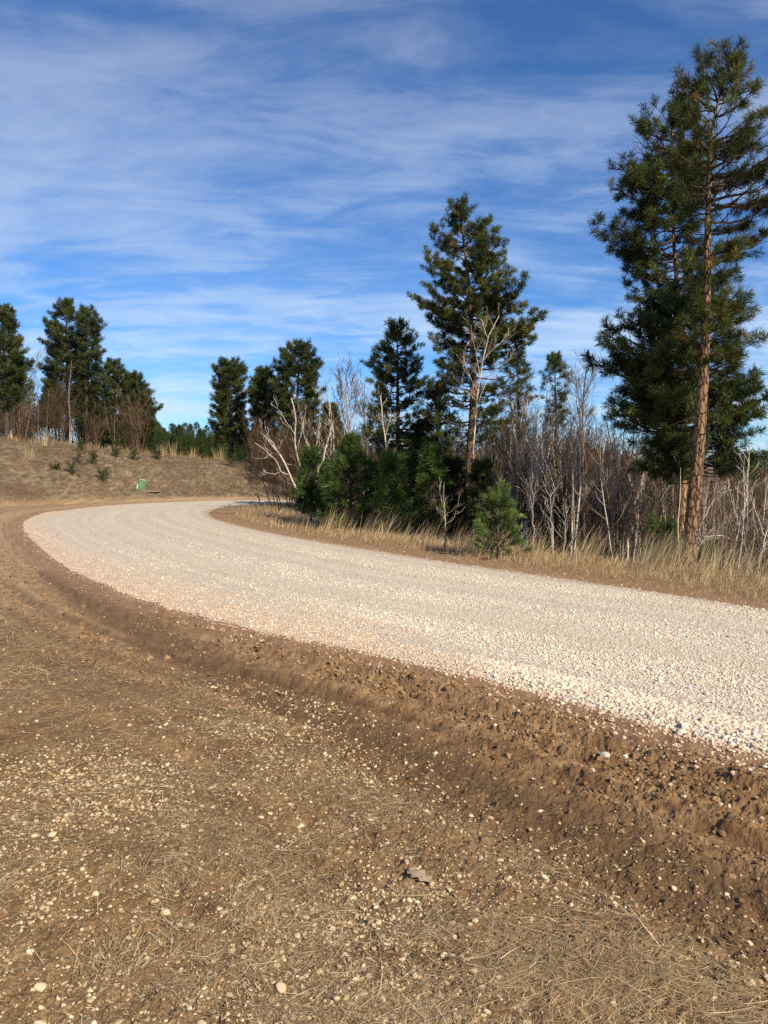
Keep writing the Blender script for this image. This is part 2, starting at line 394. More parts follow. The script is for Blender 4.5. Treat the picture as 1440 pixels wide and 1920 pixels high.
M_CLOD = mat_rnd('soil_clod', [(0, (.155, .086, .038)), (.5, (.245, .145, .068)), (1, (.36, .23, .118))], .95, noise=(60, .75, 1.05), bump=(90, .9, .01))
M_BARK_R = mat_bark('red_pine_bark', (.04, .023, .014), (.165, .092, .050), (.34, .21, .118))
M_BARK_O = mat_bark('orange_pine_bark', (.08, .04, .02), (.32, .165, .075), (.44, .26, .13), (7, 7, 2.2), .5)
M_BARK_D = mat_bark('dark_pine_bark', (.03, .022, .017), (.09, .062, .045), (.16, .115, .085))
M_LIMB = mat_rnd('pine_limb', [(0, (.030, .021, .015)), (1, (.075, .052, .037))], .95)
def needles(name, a, b_, c_, tip): return mat_rnd(name, [(0, a), (.45, b_), (.9, c_), (1, tip)], .55, transl=.22)
M_N_NEAR = needles('needles_olive', (.018, .025, .007), (.060, .073, .016), (.140, .148, .036), (.26, .16, .05))
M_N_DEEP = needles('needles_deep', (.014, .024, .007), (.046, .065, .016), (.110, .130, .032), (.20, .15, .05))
M_N_BUSH = needles('needles_young', (.028, .048, .010), (.070, .115, .024), (.150, .205, .048), (.24, .25, .08))
M_N_BLUE = needles('needles_pale_young', (.055, .085, .020), (.125, .180, .045), (.22, .285, .080), (.28, .33, .10))
M_N_FAR = needles('needles_far', (.015, .023, .008), (.048, .063, .016), (.110, .125, .034), (.16, .13, .05))
M_BIRCH = mat_birch('birch_bark', (.64, .56, .45), (.40, .33, .25), (.08, .06, .05))
M_GREYB = mat_birch('grey_bark', (.36, .295, .225), (.23, .185, .14), (.09, .07, .055))
M_BROWNB = mat_birch('brown_bark', (.20, .15, .115), (.13, .095, .072), (.05, .035, .028))
M_TWIG = mat_rnd('bare_twig', [(0, (.050, .029, .016)), (.5, (.105, .065, .037)), (1, (.20, .138, .085))], .85)
M_TWIGL = mat_rnd('pale_twig', [(0, (.14, .105, .08)), (.5, (.28, .22, .175)), (1, (.48, .41, .34))], .85)
M_TWIGD = mat_rnd('dark_twig', [(0, (.024, .013, .007)), (.5, (.056, .033, .019)), (1, (.105, .066, .039))], .9)
M_BUD = mat_rnd('red_brown_leaf', [(0, (.09, .045, .03)), (1, (.20, .11, .065))], .8, transl=.2)

# ------------------------------------------------------------------ geometry builders
def norm(v): return v / np.maximum(np.linalg.norm(v, axis=-1, keepdims=True), 1e-9)
class Acc:
    def __init__(s): s.v = []; s.f = {}; s.a = []; s.n = 0
    def add(s, V, Fc, A):
        s.v.append(V.reshape(-1, 3)); s.f.setdefault(Fc.shape[1], []).append(Fc + s.n); s.n += len(s.v[-1]); s.a.append(np.broadcast_to(A, (len(s.v[-1]),)).ravel() if np.ndim(A) == 0 else A.ravel())
    def build(s, name, mat, parent=None, smooth=False, loc=None):
        return mesh_obj(name, np.concatenate(s.v), [np.concatenate(x) for x in s.f.values()], mat, parent, {'rnd': np.concatenate(s.a)}, smooth, loc)
def tubes(acc, P, Rr, sides=4, rnd=None, rng=None, rough=0.0):
    """P (m,n,3), Rr (m,n)"""
    m, n, _ = P.shape
    T = np.empty_like(P); T[:, 1:-1] = P[:, 2:] - P[:, :-2]; T[:, 0] = P[:, 1] - P[:, 0]; T[:, -1] = P[:, -1] - P[:, -2]; T = norm(T)
    md = norm(P[:, -1] - P[:, 0]); ref = np.where(np.abs(md[:, 2:3]) > .7, np.array([[1., .01, 0]]), np.array([[0., 0.01, 1.]]))
    U = norm(np.cross(T, ref[:, None, :])); V = np.cross(T, U)
    a = np.arange(sides) / sides * 2 * np.pi
    rr = Rr[:, :, None] * (np.ones(sides) if not rough else 1 + rough * (rng.random((m, n, sides)) - .5))
    ring = P[:, :, None, :] + rr[..., None] * (np.cos(a)[None, None, :, None] * U[:, :, None, :] + np.sin(a)[None, None, :, None] * V[:, :, None, :])
    idx = np.arange(m * n * sides).reshape(m, n, sides); nx = np.roll(idx, -1, axis=2)
    Fc = np.stack([idx[:, :-1], nx[:, :-1], nx[:, 1:], idx[:, 1:]], -1).reshape(-1, 4)
    A = 0.5 if rnd is None else np.repeat(rnd, n * sides)
    acc.add(ring, Fc, A)
def ico(sub):
    p = (1 + 5 ** .5) / 2
    v = [(-1, p, 0), (1, p, 0), (-1, -p, 0), (1, -p, 0), (0, -1, p), (0, 1, p), (0, -1, -p), (0, 1, -p), (p, 0, -1), (p, 0, 1), (-p, 0, -1), (-p, 0, 1)]
    f = [(0, 11, 5), (0, 5, 1), (0, 1, 7), (0, 7, 10), (0, 10, 11), (1, 5, 9), (5, 11, 4), (11, 10, 2), (10, 7, 6), (7, 1, 8), (3, 9, 4), (3, 4, 2), (3, 2, 6), (3, 6, 8), (3, 8, 9), (4, 9, 5), (2, 4, 11), (6, 2, 10), (8, 6, 7), (9, 8, 1)]
    v = [np.array(x) / np.linalg.norm(x) for x in v]
    for _ in range(sub):
        c = {}; nf = []
        def mid(a, b):
            k = (min(a, b), max(a, b))
            if k not in c: m_ = v[a] + v[b]; v.append(m_ / np.linalg.norm(m_)); c[k] = len(v) - 1
            return c[k]
        for a, b, d in f:
            x, y, z = mid(a, b), mid(b, d), mid(d, a); nf += [(a, x, z), (b, y, x), (d, z, y), (x, y, z)]
        f = nf
    return np.array(v), np.array(f)
I0, I1, I2 = ico(0), ico(1), ico(2)
def rand_rot(rng, m):
    q = norm(rng.normal(size=(m, 4))); w, x, y, z = q.T
    return np.stack([1 - 2 * (y * y + z * z), 2 * (x * y - z * w), 2 * (x * z + y * w), 2 * (x * y + z * w), 1 - 2 * (x * x + z * z), 2 * (y * z - x * w), 2 * (x * z - y * w), 2 * (y * z + x * w), 1 - 2 * (x * x + y * y)], -1).reshape(m, 3, 3)
def rocks(acc, rng, C, size, base=I0, jit=.35, flat=.65, rnd=None):
    """irregular stones centred at C (m,3)"""
    v, f = base; m = len(C); k = len(v)
    nv = 10
    var = []
    for _ in range(nv):
        w = v * (1 + jit * (rng.random((k, 1)) - .5)) + jit * .35 * (rng.random((k, 3)) - .5)
        if k > 12:
            d = norm(rng.normal(size=(5, 3)))
            for q in d:
                pr = w @ q; w = w - np.maximum(pr - .72, 0)[:, None] * q * .85
        var.append(w)
    var = np.array(var)[rng.integers(0, nv, m)]
    s = np.stack([1 + .5 * rng.random(m), np.ones(m), .55 + .45 * rng.random(m)], -1)
    var = var * s[:, None, :]
    var = np.einsum('mij,mkj->mki', rand_rot(rng, m), var)
    var[..., 2] *= flat
    V = C[:, None, :] + var * size[:, None, None]
    Fc = (f[None] + (np.arange(m) * k)[:, None, None]).reshape(-1, 3)
    acc.add(V, Fc, np.repeat(rng.random(m) if rnd is None else rnd, k))
def blades(acc, rng, B, az, lean, length, width, curl, rnd, segs=3, up=True):
    """ribbon blades from base B (m,3); lean = angle from vertical at the root, curl = added towards the tip"""
    m = len(B); t = np.linspace(0, 1, segs + 1)
    ang = lean[:, None] + curl[:, None] * t[None]
    st = (length / segs)[:, None]
    hx = np.cumsum(np.sin(ang[:, :-1]) * st, 1); hz_ = np.cumsum(np.cos(ang[:, :-1]) * st, 1)
    hx = np.concatenate([np.zeros((m, 1)), hx], 1); hz_ = np.concatenate([np.zeros((m, 1)), hz_], 1)
    az2 = az[:, None] + (rng.random((m, 1)) - .5) * .8 * t[None]
    C = B[:, None, :] + np.stack([hx * np.cos(az2), hx * np.sin(az2), hz_], -1)
    w = width[:, None] * (1 - .85 * t[None] ** 1.5) * .5
    tw = az + np.pi / 2 + (rng.random(m) - .5) * 1.6
    S = np.stack([np.cos(tw), np.sin(tw), (rng.random(m) - .5) * .6], -1)
    V = np.stack([C - S[:, None] * w[..., None], C + S[:, None] * w[..., None]], 2)
    idx = np.arange(m * (segs + 1) * 2).reshape(m, segs + 1, 2)
    Fc = np.stack([idx[:, :-1, 0], idx[:, :-1, 1], idx[:, 1:, 1], idx[:, 1:, 0]], -1).reshape(-1, 4)
    acc.add(V, Fc, np.repeat(rnd, (segs + 1) * 2))

# ------------------------------------------------------------------ ground and road
def ground():
    th = np.concatenate([np.linspace(-180, -60, 24)[:-1], np.linspace(-60, -29, 130)[:-1], np.linspace(-29, 29, 1150), np.linspace(29, 60, 130)[1:], np.linspace(60, 180, 24)[1:-1]])
    th = np.radians(th)
    inv = np.linspace(1 / 1.55, 1 / 42.0, 1000)        # rows evenly spaced on 1/r
    r = np.concatenate([[0.02, .4, .8, 1.1, 1.35], 1 / inv])
    r = np.concatenate([r, 42 * np.exp(np.linspace(0, math.log(4000 / 42), 160))[1:]])
    # do not let rows in the middle distance get coarser than 18 cm
    out = [r[0]]
    for a in r[1:]:
        lim = .11 if out[-1] < 14 else (.2 if out[-1] < 60 else 1e9)
        k = int(math.ceil((a - out[-1]) / lim)) if (out[-1] > 1 and out[-1] < 60) else 1
        for j in range(1, k + 1): out.append(out[-1] + (a - out[-1]) / (k - j + 1))
    r = np.array(out)
    nt_, nr = len(th), len(r)
    A, Q = np.meshgrid(th, r, indexing='ij'); X = (Q * np.sin(A)).ravel(); Y = (Q * np.cos(A)).ravel()
    so_ = sd_out(X, Y); si = sd_inn(X, Y); sw = sd_whi(X, Y)
    Z = height(X, Y)
    tb = dist_pl(X, Y, TOE); ib = inside(X, Y, TOEP)
    bank = np.where(ib, ss(-.1, .8, tb), 0)
    trk = dist_pl(X, Y, TRK)
    idx = np.arange(nt_ * nr).reshape(nt_, nr)
    nxt = np.roll(idx, -1, axis=0)
    Fc = np.stack([idx[:, :-1], idx[:, 1:], nxt[:, 1:], nxt[:, :-1]], -1).reshape(-1, 4)
    # road: the cells whose centre lies on the carriageway
    rag = .16 * (fbm(X * 2.5, Y * 2.5, 1, 4, .6) - .5)
    on = (so_ + rag < 0) & (si + rag < 0)
    rf = on[Fc].sum(1) >= 2
    V = np.stack([X, Y, Z], -1)
    def sub(Fs):
        u, inv_ = np.unique(Fs, return_inverse=True); return u, inv_.reshape(Fs.shape)
    u, f2 = sub(Fc[rf])
    road = mesh_obj('gravel_road', V[u], f2, M_ROAD, None, {'so': so_[u], 'si': si[u], 'sw': sw[u]}, True)
    tag(road, 'curving pale gravel road with red clay worked into its edge', None, None, 'structure')
    inside_mask = np.ones(len(V), bool); inside_mask[np.unique(Fc[~rf])] = False
    Vg = V.copy(); Vg[inside_mask, 2] -= .05
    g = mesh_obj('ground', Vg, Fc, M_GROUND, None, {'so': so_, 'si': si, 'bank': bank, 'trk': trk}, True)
    tag(g, 'brown soil and dry thatch on both sides of the road, rising to a cut bank', None, None, 'structure')
ground()

# ------------------------------------------------------------------ pines
def tuft_templates(rng, n, length, width, spread, nvar=8):
    out = []
    for _ in range(nvar):
        a = rng.random(n) * 2 * np.pi; el_ = np.arccos(1 - rng.random(n) * (1 - math.cos(spread)))
        d = np.stack([np.sin(el_) * np.cos(a), np.sin(el_) * np.sin(a), np.cos(el_)], -1)
        b = np.stack([np.zeros(n), np.zeros(n), -rng.random(n) ** .8 * length * 1.05], -1)
        l = length * (.7 + .45 * rng.random(n))
        s = norm(np.cross(d, norm(rng.normal(size=(n, 3))))) * width * .5
        mid = b + d * l[:, None] * .5
        V = np.stack([b, mid + s, b + d * l[:, None], mid - s], 1)      # slim rhombus
        out.append(V.reshape(-1, 3))
    return np.array(out)
def place_tufts(acc, rng, tm, C, D, S, rnd):
    m = len(C); k = tm.shape[1]
    D = norm(D); ref = norm(rng.normal(size=(m, 3))); U = norm(np.cross(D, ref)); V = np.cross(D, U)
    T = tm[rng.integers(0, len(tm), m)] * S[:, None, None]
    P = C[:, None] + T[..., 0:1] * U[:, None] + T[..., 1:2] * V[:, None] + T[..., 2:3] * D[:, None]
    idx = np.arange(m * k).reshape(-1, 4)
    rr = np.clip(np.repeat(rnd, k // 4)[:, None] + (rng.random((m * k // 4, 1)) - .5) * .25, 0, 1)
    acc.add(P, idx, np.repeat(rr, 4, axis=1))
def interp_poly(P, t):
    P = np.asarray(P, float); L_ = np.concatenate([[0], np.cumsum(np.linalg.norm(np.diff(P, axis=0), axis=1))]); L_ /= L_[-1]
    return np.stack([np.interp(t, L_, P[:, i]) for i in range(3)], -1)
def smooth_poly(P, n):
    P = np.asarray(P, float)
    for _ in range(2):
        q = [P[0]]
        for a, b in zip(P[:-1], P[1:]): q += [a * .75 + b * .25, a * .25 + b * .75]
        q.append(P[-1]); P = np.array(q)
    return interp_poly(P, np.linspace(0, 1, n))
def n3(P, f, s=0):
    return (vn(P[:, 0] * f + 31, P[:, 1] * f + 7, s) + vn(P[:, 1] * f + 57, P[:, 2] * f * 1.3, s + 1) + vn(P[:, 2] * f * 1.3 + 11, P[:, 0] * f + 93, s + 2)) / 3
def pine(name, seed, dist, trunk_px, prof_px, r0, label, cat='pine tree', group=None, nl=60, mats=None, base_z=None,
         needle=(34, .13, .009, 1.15), sec=.17, tstep=.13, rise=(.12, .55), young=False, dead=0, gapf=.35, tsize=(.8, 1.15), bias=0.0, depth=.8, clump=.32, wide=1.0):
    """a conifer that stands dist metres off; its trunk line and crown outline are given in real metres after conversion"""
    rng = np.random.default_rng(seed)
    bark, ndl = mats
    tp = np.array([at_y(px, py, dist) for px, py in trunk_px])
    bx, by = tp[0, 0], dist
    gz = hz(bx, by) if base_z is None else base_z
    root = np.array([bx, by, gz - .08])
    tp[0, 2] = min(tp[0, 2], gz - .08) if tp[0, 2] < gz else gz - .08
    tp = tp[np.argsort(tp[:, 2])]
    tp = tp - root
    TP = smooth_poly(tp, 26); TP[1:-1, 1] += np.cumsum(rng.normal(0, .012, 24)) * 1.0
    H = TP[-1, 2]
    prof = np.array([[at_y(0, py, dist)[2] - root[2], at_y(xl, py, dist)[0] - root[0], at_y(xr, py, dist)[0] - root[0]] for py, xl, xr in prof_px])
    prof = prof[np.argsort(prof[:, 0])]
    zlo, zhi = prof[0, 0], prof[-1, 0]
    e = empty(name, tuple(root), label, cat, group)
    a = Acc(); tt = np.linspace(0, 1, 26)
    rad = r0 * ((1 - tt) ** .85 * .93 + .04) * (1 + .35 * np.exp(-tt * 40))
    tubes(a, TP[None], rad[None], 12 if dist < 30 else 7, rng=rng, rough=.10); a.build('trunk', bark, e, True)
    tx = lambda z: np.array([np.interp(z, TP[:, 2], TP[:, 0]), np.interp(z, TP[:, 2], TP[:, 1]), z])
    limbs = []; lr = []
    k = 0
    for i in range(nl):
        q = (i + rng.random()) / nl
        zt = zlo + (zhi - zlo) * (q ** (.92))
        az = i * 2.39996 + rng.normal(0, .3); az = az - .28 * math.sin(2 * az)
        c, s_ = math.cos(az), math.sin(az)
        zl = np.interp(zt, prof[:, 0], prof[:, 1]); zr = np.interp(zt, prof[:, 0], prof[:, 2])
        p0 = tx(min(zt, H * .97))
        Rr_ = max(zr - p0[0], .12); Rl_ = max(p0[0] - zl, .12)
        side = Rr_ if c > 0 else Rl_
        fb = (Rr_ + Rl_) * .5 * depth
        Lr = math.hypot(side * c, fb * s_) * wide
        g_ = vn(np.array([az * 1.1 + seed]), np.array([zt * 1.15 + seed * .7]), seed)[0]
        Lr *= (.62 + .44 * rng.random()) * (1 - gapf * (g_ > .60))
        Lr = max(Lr - (needle[1] * .45), .08)
        hf = (zt - zlo) / max(zhi - zlo, .1)
        rs = rise[0] + (rise[1] - rise[0]) * hf ** 1.3 + rng.normal(0, .07)
        if hf > .9: rs += .5
        z0 = min(max(zt - rs * Lr, 0.12), H * .985)
        p0 = tx(z0)
        tip = np.array([p0[0] + Lr * c, p0[1] + Lr * s_, zt])
        u = np.linspace(0, 1, 9)
        sag = (-.10 if not young else -.06) * Lr * np.sin(u * np.pi) + rng.normal(0, .03) * Lr * np.sin(u * 2 * np.pi)
        P = p0[None] + (tip - p0)[None] * u[:, None]; P[:, 2] += sag
        w = rng.normal(0, .045) * Lr; P[:, 0] += -s_ * w * np.sin(u * np.pi); P[:, 1] += c * w * np.sin(u * np.pi)
        P[1:-1] += rng.normal(0, .012 * min(Lr, 1.5), (7, 3))
        limbs.append(P); lr.append((.011 + .016 * Lr) * (.75 if dist > 30 else 1) * (1 - u * .82))
    la = Acc(); limbs = np.array(limbs); tubes(la, limbs, np.array(lr), 5, rnd=rng.random(len(limbs)))
    # secondary boughs and shoots
    SP = []; SR = []; TC = []; TD = []; TR = []
    for P in limbs:
        Lr = np.linalg.norm(P[-1] - P[0]); d = norm(P[-1] - P[0])
        lc = rng.random()
        n2 = max(2, int(Lr * .9 / sec)); us = np.linspace(.20 if not young else .10, 1, n2)
        for j, u_ in enumerate(us):
            p = interp_poly(P, np.array([u_]))[0]
            if j == n2 - 1: dd = d; l2 = .12
            else:
                sgn = 1 if j % 2 else -1; ang = sgn * (.55 + .65 * rng.random())
                dd = np.array([d[0] * math.cos(ang) - d[1] * math.sin(ang), d[0] * math.sin(ang) + d[1] * math.cos(ang), d[2] * .5 + rng.normal(.16, .20)])
                dd = norm(dd); l2 = min((.16 + Lr * .34 * (1.12 - u_)) * (.7 + .5 * rng.random()), 1.1)
            q3 = p + dd * l2; q3[2] += .10 * l2
            mid = (p + q3) / 2 + rng.normal(0, .03 * l2, 3)
            SP.append([p, mid, q3]); r_ = .004 + .006 * l2; SR.append([r_ * 1.4, r_, r_ * .5])
            nt2 = max(1, int(l2 / tstep)); 
            for k2 in range(nt2):
                f_ = 1 - k2 / max(nt2, 1) * .85
                pp = p + (q3 - p) * f_
                if k2 == 0: TC.append(pp); TD.append(dd + np.array([0, 0, .35])); TR.append(lc)
                if k2 > 0 or nt2 == 1 or rng.random() < .5:
                    od = norm(dd * .8 + rng.normal(0, .7, 3) + np.array([0, 0, .45])); o = od * (.05 + .10 * rng.random())
                    if rng.random() < .6: SP.append([pp, pp + o * .5, pp + o]); SR.append([.004, .0035, .003])
                    TC.append(pp + o); TD.append(od); TR.append(lc)
    # leader
    for z in np.linspace(max(zhi - .5, H * .6), H, 6):
        p = tx(min(z, H)); TC.append(p + rng.normal(0, .04, 3)); TD.append(np.array([0, 0, 1.]) + rng.normal(0, .4, 3)); TR.append(.5)
    SP = np.array(SP); SR = np.array(SR) * (1 if dist < 30 else 1.3)
    tubes(la, SP, SR, 3, rnd=rng.random(len(SP)))
    if dead:
        DP = []; DR = []
        for i in range(dead):
            z = rng.uniform(H * .12, max(zlo + .6, H * .3)); p = tx(z); az = rng.random() * 6.28; l_ = rng.uniform(.1, .5)
            d_ = np.array([math.cos(az), math.sin(az), rng.normal(-.05, .2)])
            DP.append([p, p + d_ * l_ * .5 + rng.normal(0, .03, 3), p + d_ * l_ + rng.normal(0, .08, 3)]); DR.append([.014, .009, .003])
        tubes(la, np.array(DP), np.array(DR), 4, rnd=rng.random(dead))
    la.build('branches', M_LIMB, e)
    ca = Acc(); tm = tuft_templates(rng, needle[0], needle[1], needle[2], needle[3])
    TC = np.array(TC); TD = np.array(TD); TR = np.array(TR)
    q = n3(TC + seed, 1.75, seed) * .6 + n3(TC + seed * 2, .8, seed + 1) * .4
    rr_ = np.hypot(TC[:, 0] - np.interp(TC[:, 2], TP[:, 2], TP[:, 0]), TC[:, 1] - np.interp(TC[:, 2], TP[:, 2], TP[:, 1]))
    q0 = q.copy(); q = q + .16 * np.clip(rr_ / np.quantile(rr_, .9), 0, 1.1) + .10 * (TC[:, 2] > zhi - .12 * (zhi - zlo))
    kp = (q > (np.quantile(q, clump))) | (rng.random(len(q)) < .08); kp[-6:] = True
    TC, TD, TR = TC[kp], TD[kp], TR[kp]; TR = np.clip(TR + (q0[kp] - .5) * 1.2, 0, 1)
    fr = np.clip(.12 + .62 * TR + rng.normal(0, .10, len(TR)) + bias, 0, .93); fr = np.where(rng.random(len(fr)) < .02, 1.0, fr)
    place_tufts(ca, rng, tm, TC, TD, rng.uniform(tsize[0], tsize[1], len(TC)), fr)
    ca.build('crown', ndl, e)
    return e
NEAR = (M_BARK_R, M_N_NEAR); FARM = (M_BARK_D, M_N_FAR)
pine('pine_tree', 11, 12.3, [(1288, 1092), (1300, 960), (1318, 760), (1327, 560), (1330, 380), (1336, 220), (1372, 112)],
     [(92, 1362, 1392), (130, 1292, 1405), (190, 1270, 1425), (240, 1268, 1480), (300, 1270, 1510), (360, 1272, 1515), (430, 1282, 1465), (480, 1285, 1395), (530, 1295, 1395), (570, 1305, 1390), (620, 1275, 1440), (655, 1300, 1425), (690, 1310, 1370)],
     .124, 'tall red barked pine with a bare leaning trunk at the grassy road edge', 'pine tree', 'pines by the road',
     nl=104, mats=NEAR, needle=(62, .14, .0085, 1.35), sec=.105, tstep=.09, clump=.34, wide=1.08, dead=12, gapf=.3)
pine('pine_tree', 12, 15.4, [(1276, 1060), (1280, 960), (1284, 850), (1276, 600), (1262, 430), (1262, 210)],
     [(190, 1245, 1285), (240, 1190, 1325), (300, 1172, 1330), (370, 1156, 1325), (430, 1140, 1320), (475, 1180, 1330), (530, 1180, 1345), (600, 1200, 1380)],
     .10, 'dark crowned pine with an orange trunk close behind the red barked pine', 'pine tree', 'pines by the road',
     nl=140, mats=(M_BARK_O, M_N_DEEP), needle=(60, .145, .010, 1.4), sec=.115, tstep=.10, clump=.30, wide=1.16, dead=6, gapf=.4)
pine('pine_tree', 13, 14.0, [(1296, 1075), (1305, 900), (1317, 760), (1305, 560)],
     [(548, 1240, 1325), (600, 1160, 1350), (640, 1132, 1360), (690, 1118, 1385), (720, 1105, 1432), (780, 1130, 1428), (830, 1165, 1420), (870, 1190, 1405), (905, 1240, 1350)],
     .085, 'broad bushy pine filling the space behind the two straight pine trunks', 'pine tree', 'pines by the road',
     nl=165, mats=(M_BARK_R, M_N_DEEP), needle=(58, .15, .0105, 1.4), sec=.125, tstep=.11, clump=.30, wide=1.05, gapf=.25, bias=.08, rise=(.0, .45))
pine('pine_tree', 14, 24, [(876, 1000), (880, 870), (890, 740), (882, 560), (862, 385)],
     [(380, 850, 872), (405, 800, 905), (440, 792, 935), (475, 788, 972), (515, 795, 985), (548, 778, 1018), (585, 788, 1022), (620, 792, 1008), (660, 786, 1000), (700, 780, 985), (735, 795, 975), (780, 808, 955), (835, 828, 925)],
     .19, 'tallest pine in the middle of the photo behind the white forked birch', 'pine tree', 'pines by the road',
     nl=150, mats=(M_BARK_R, M_N_NEAR), needle=(46, .155, .0145, 1.4), sec=.135, tstep=.12, clump=.22, wide=1.06, dead=10, gapf=.35)
pine('pine_tree', 15, 26, [(745, 1000), (746, 800), (745, 612)],
     [(606, 732, 757), (650, 710, 782), (690, 684, 792), (730, 700, 800), (765, 692, 808), (810, 690, 830), (850, 708, 845), (885, 730, 820)],
     .14, 'medium pine with an orange tinge left of the tallest middle pine', 'pine tree', 'pines by the road',
     nl=140, mats=(M_BARK_D, M_N_NEAR), needle=(44, .16, .016, 1.4), sec=.14, tstep=.125, clump=.18, wide=1.14)
pine('pine_tree', 16, 28, [(975, 985), (972, 800), (970, 668)],
     [(662, 958, 985), (700, 935, 1012), (735, 930, 1008), (780, 915, 990), (830, 905, 990), (865, 900, 975)],
     .11, 'thin crowned pine in shade just right of the tallest middle pine', 'pine tree', 'pines by the road',
     nl=80, mats=(M_BARK_D, M_N_NEAR), needle=(38, .18, .016, 1.35), sec=.2, tstep=.16)
pine('pine_tree', 17, 34, [(1045, 985), (1042, 800), (1040, 670)],
     [(666, 1030, 1048), (695, 1016, 1064), (740, 1014, 1070), (785, 1018, 1068), (800, 1025, 1060)],
     .12, 'small topped pine rising above the bare thicket left of the dark bare tree', 'pine tree', 'pines by the road',
     nl=70, mats=FARM, needle=(36, .19, .019, 1.35), sec=.18, tstep=.16)
pine('pine_tree', 18, 27, [(820, 1000), (822, 860), (818, 720)],
     [(715, 805, 832), (760, 790, 850), (810, 775, 860), (860, 770, 865), (880, 790, 850)],
     .11, 'dark shaded pine between the medium pine and the tallest middle pine', 'pine tree', 'pines by the road',
     nl=70, mats=FARM, needle=(36, .19, .019, 1.35), sec=.18, tstep=.16)
LP = [
 (21, 48, [(434, 870), (433, 780), (428, 680)], [(674, 412, 448), (692, 400, 458), (725, 400, 462), (760, 398, 464), (800, 398, 470), (826, 405, 472)], 'narrow column shaped pine standing alone above the bank, left of the pair of pines'),
 (22, 46, [(500, 880), (496, 780), (494, 698)], [(692, 482, 508), (730, 468, 524), (790, 474, 518), (835, 470, 520)], 'thin open pine touching the left flank of the wide rounded pine'),
 (23, 44, [(553, 890), (556, 780), (562, 648)], [(642, 545, 578), (668, 522, 596), (720, 508, 603), (770, 512, 602), (820, 518, 604), (862, 522, 604)], 'wide rounded pine behind the white leaning birch'),
 (24, 50, [(126, 850), (126, 700), (124, 566)], [(562, 114, 134), (592, 92, 146), (640, 84, 152), (690, 80, 158), (740, 92, 168), (775, 98, 175)], 'tallest pine on top of the left bank'),
 (25, 49, [(163, 850), (162, 720), (160, 580)], [(577, 150, 172), (600, 142, 188), (650, 150, 198), (700, 148, 200), (750, 148, 206), (800, 140, 205)], 'pine joined to the right side of the tallest left bank pine'),
 (26, 52, [(216, 858), (215, 760), (212, 680)], [(676, 204, 224), (705, 196, 236), (750, 192, 250), (800, 188, 258), (835, 192, 255)], 'mid sized pine between the tall left bank pines and the leaning open pine'),
 (27, 54, [(252, 860), (255, 800), (246, 704)], [(700, 236, 260), (740, 234, 284), (780, 240, 303), (805, 246, 292)], 'open pine with outstretched boughs at the right end of the left bank trees'),
 (28, 46, [(14, 840), (10, 700), (2, 580)], [(574, -15, 18), (605, -25, 30), (645, -30, 38), (685, -30, 56), (725, -30, 44), (765, -30, 26)], 'pine cut by the left edge of the photo on top of the bank'),
 (29, 60, [(90, 850), (92, 780), (95, 720)], [(715, 88, 102), (750, 78, 115), (800, 74, 120)], 'low dark pine in the bare thicket left of the tallest bank pine'),
 (30, 62, [(620, 900), (622, 830), (618, 760)], [(758, 608, 628), (790, 602, 640), (840, 600, 645)], 'small dark pine right of the wide pine behind the leaning birch'),
]
for sd, d, tr, pf, lb in LP:
    pine('pine_tree', sd, d, tr, pf, .17, lb, 'pine tree', 'pines on the bank', nl=180, wide=1.14, clump=.08, mats=FARM, needle=(34, .25, .026, 1.4), sec=.19, tstep=.18, gapf=.3, dead=4, depth=.9)

# young pines
YP = [
 (41, 22.5, [(583, 975), (583, 850)], [(847, 577, 590), (885, 562, 602), (925, 550, 612), (965, 556, 622)], 'young pine at the left end of the green row, nearest the bend', M_N_BUSH),
 (42, 19.8, [(656, 1000), (657, 828)], [(824, 650, 664), (855, 632, 686), (890, 612, 706), (930, 600, 722), (965, 598, 724), (990, 606, 718)], 'broad bright green young pine, widest of the green row', M_N_BUSH),
 (43, 19.0, [(733, 1006), (733, 866)], [(862, 727, 740), (900, 710, 756), (950, 702, 768), (995, 706, 766)], 'young pine right of the broad bright one', M_N_BUSH),
 (44, 20.5, [(768, 1004), (768, 858)], [(855, 762, 775), (900, 748, 792), (950, 742, 800), (992, 744, 798)], 'young pine with a bare sapling before it, third from the right in the green row', M_N_BUSH),
 (45, 20.0, [(808, 1008), (808, 848)], [(845, 800, 816), (890, 786, 832), (945, 780, 842), (998, 782, 840)], 'taller dark young pine in the shaded middle of the green row', M_N_BUSH),
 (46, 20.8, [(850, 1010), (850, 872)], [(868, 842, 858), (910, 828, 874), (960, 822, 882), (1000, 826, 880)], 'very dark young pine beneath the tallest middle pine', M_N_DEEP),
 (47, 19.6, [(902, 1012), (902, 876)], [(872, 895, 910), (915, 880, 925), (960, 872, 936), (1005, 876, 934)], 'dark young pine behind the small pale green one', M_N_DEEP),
 (48, 21.8, [(700, 990), (700, 880)], [(876, 693, 707), (915, 680, 720), (960, 676, 726), (985, 680, 722)], 'young pine half hidden between the broad bright one and its right neighbour', M_N_BUSH),
 (49, 21.5, [(620, 975), (620, 880)], [(876, 614, 628), (915, 602, 640), (960, 598, 646)], 'young pine half hidden behind the left shoulder of the broad bright one', M_N_BUSH),
]
for sd, d, tr, pf, lb, nm in YP:
    pine('young_pine', sd, d, tr, pf, .05, lb, 'young pine', 'row of young pines', nl=100, mats=(M_BARK_D, nm), needle=(44, .18, .013, 1.1), sec=.13, tstep=.11, rise=(.25, .75), young=True, gapf=.2, bias=.0, tsize=(.75, 1.05), clump=.3, wide=.98)
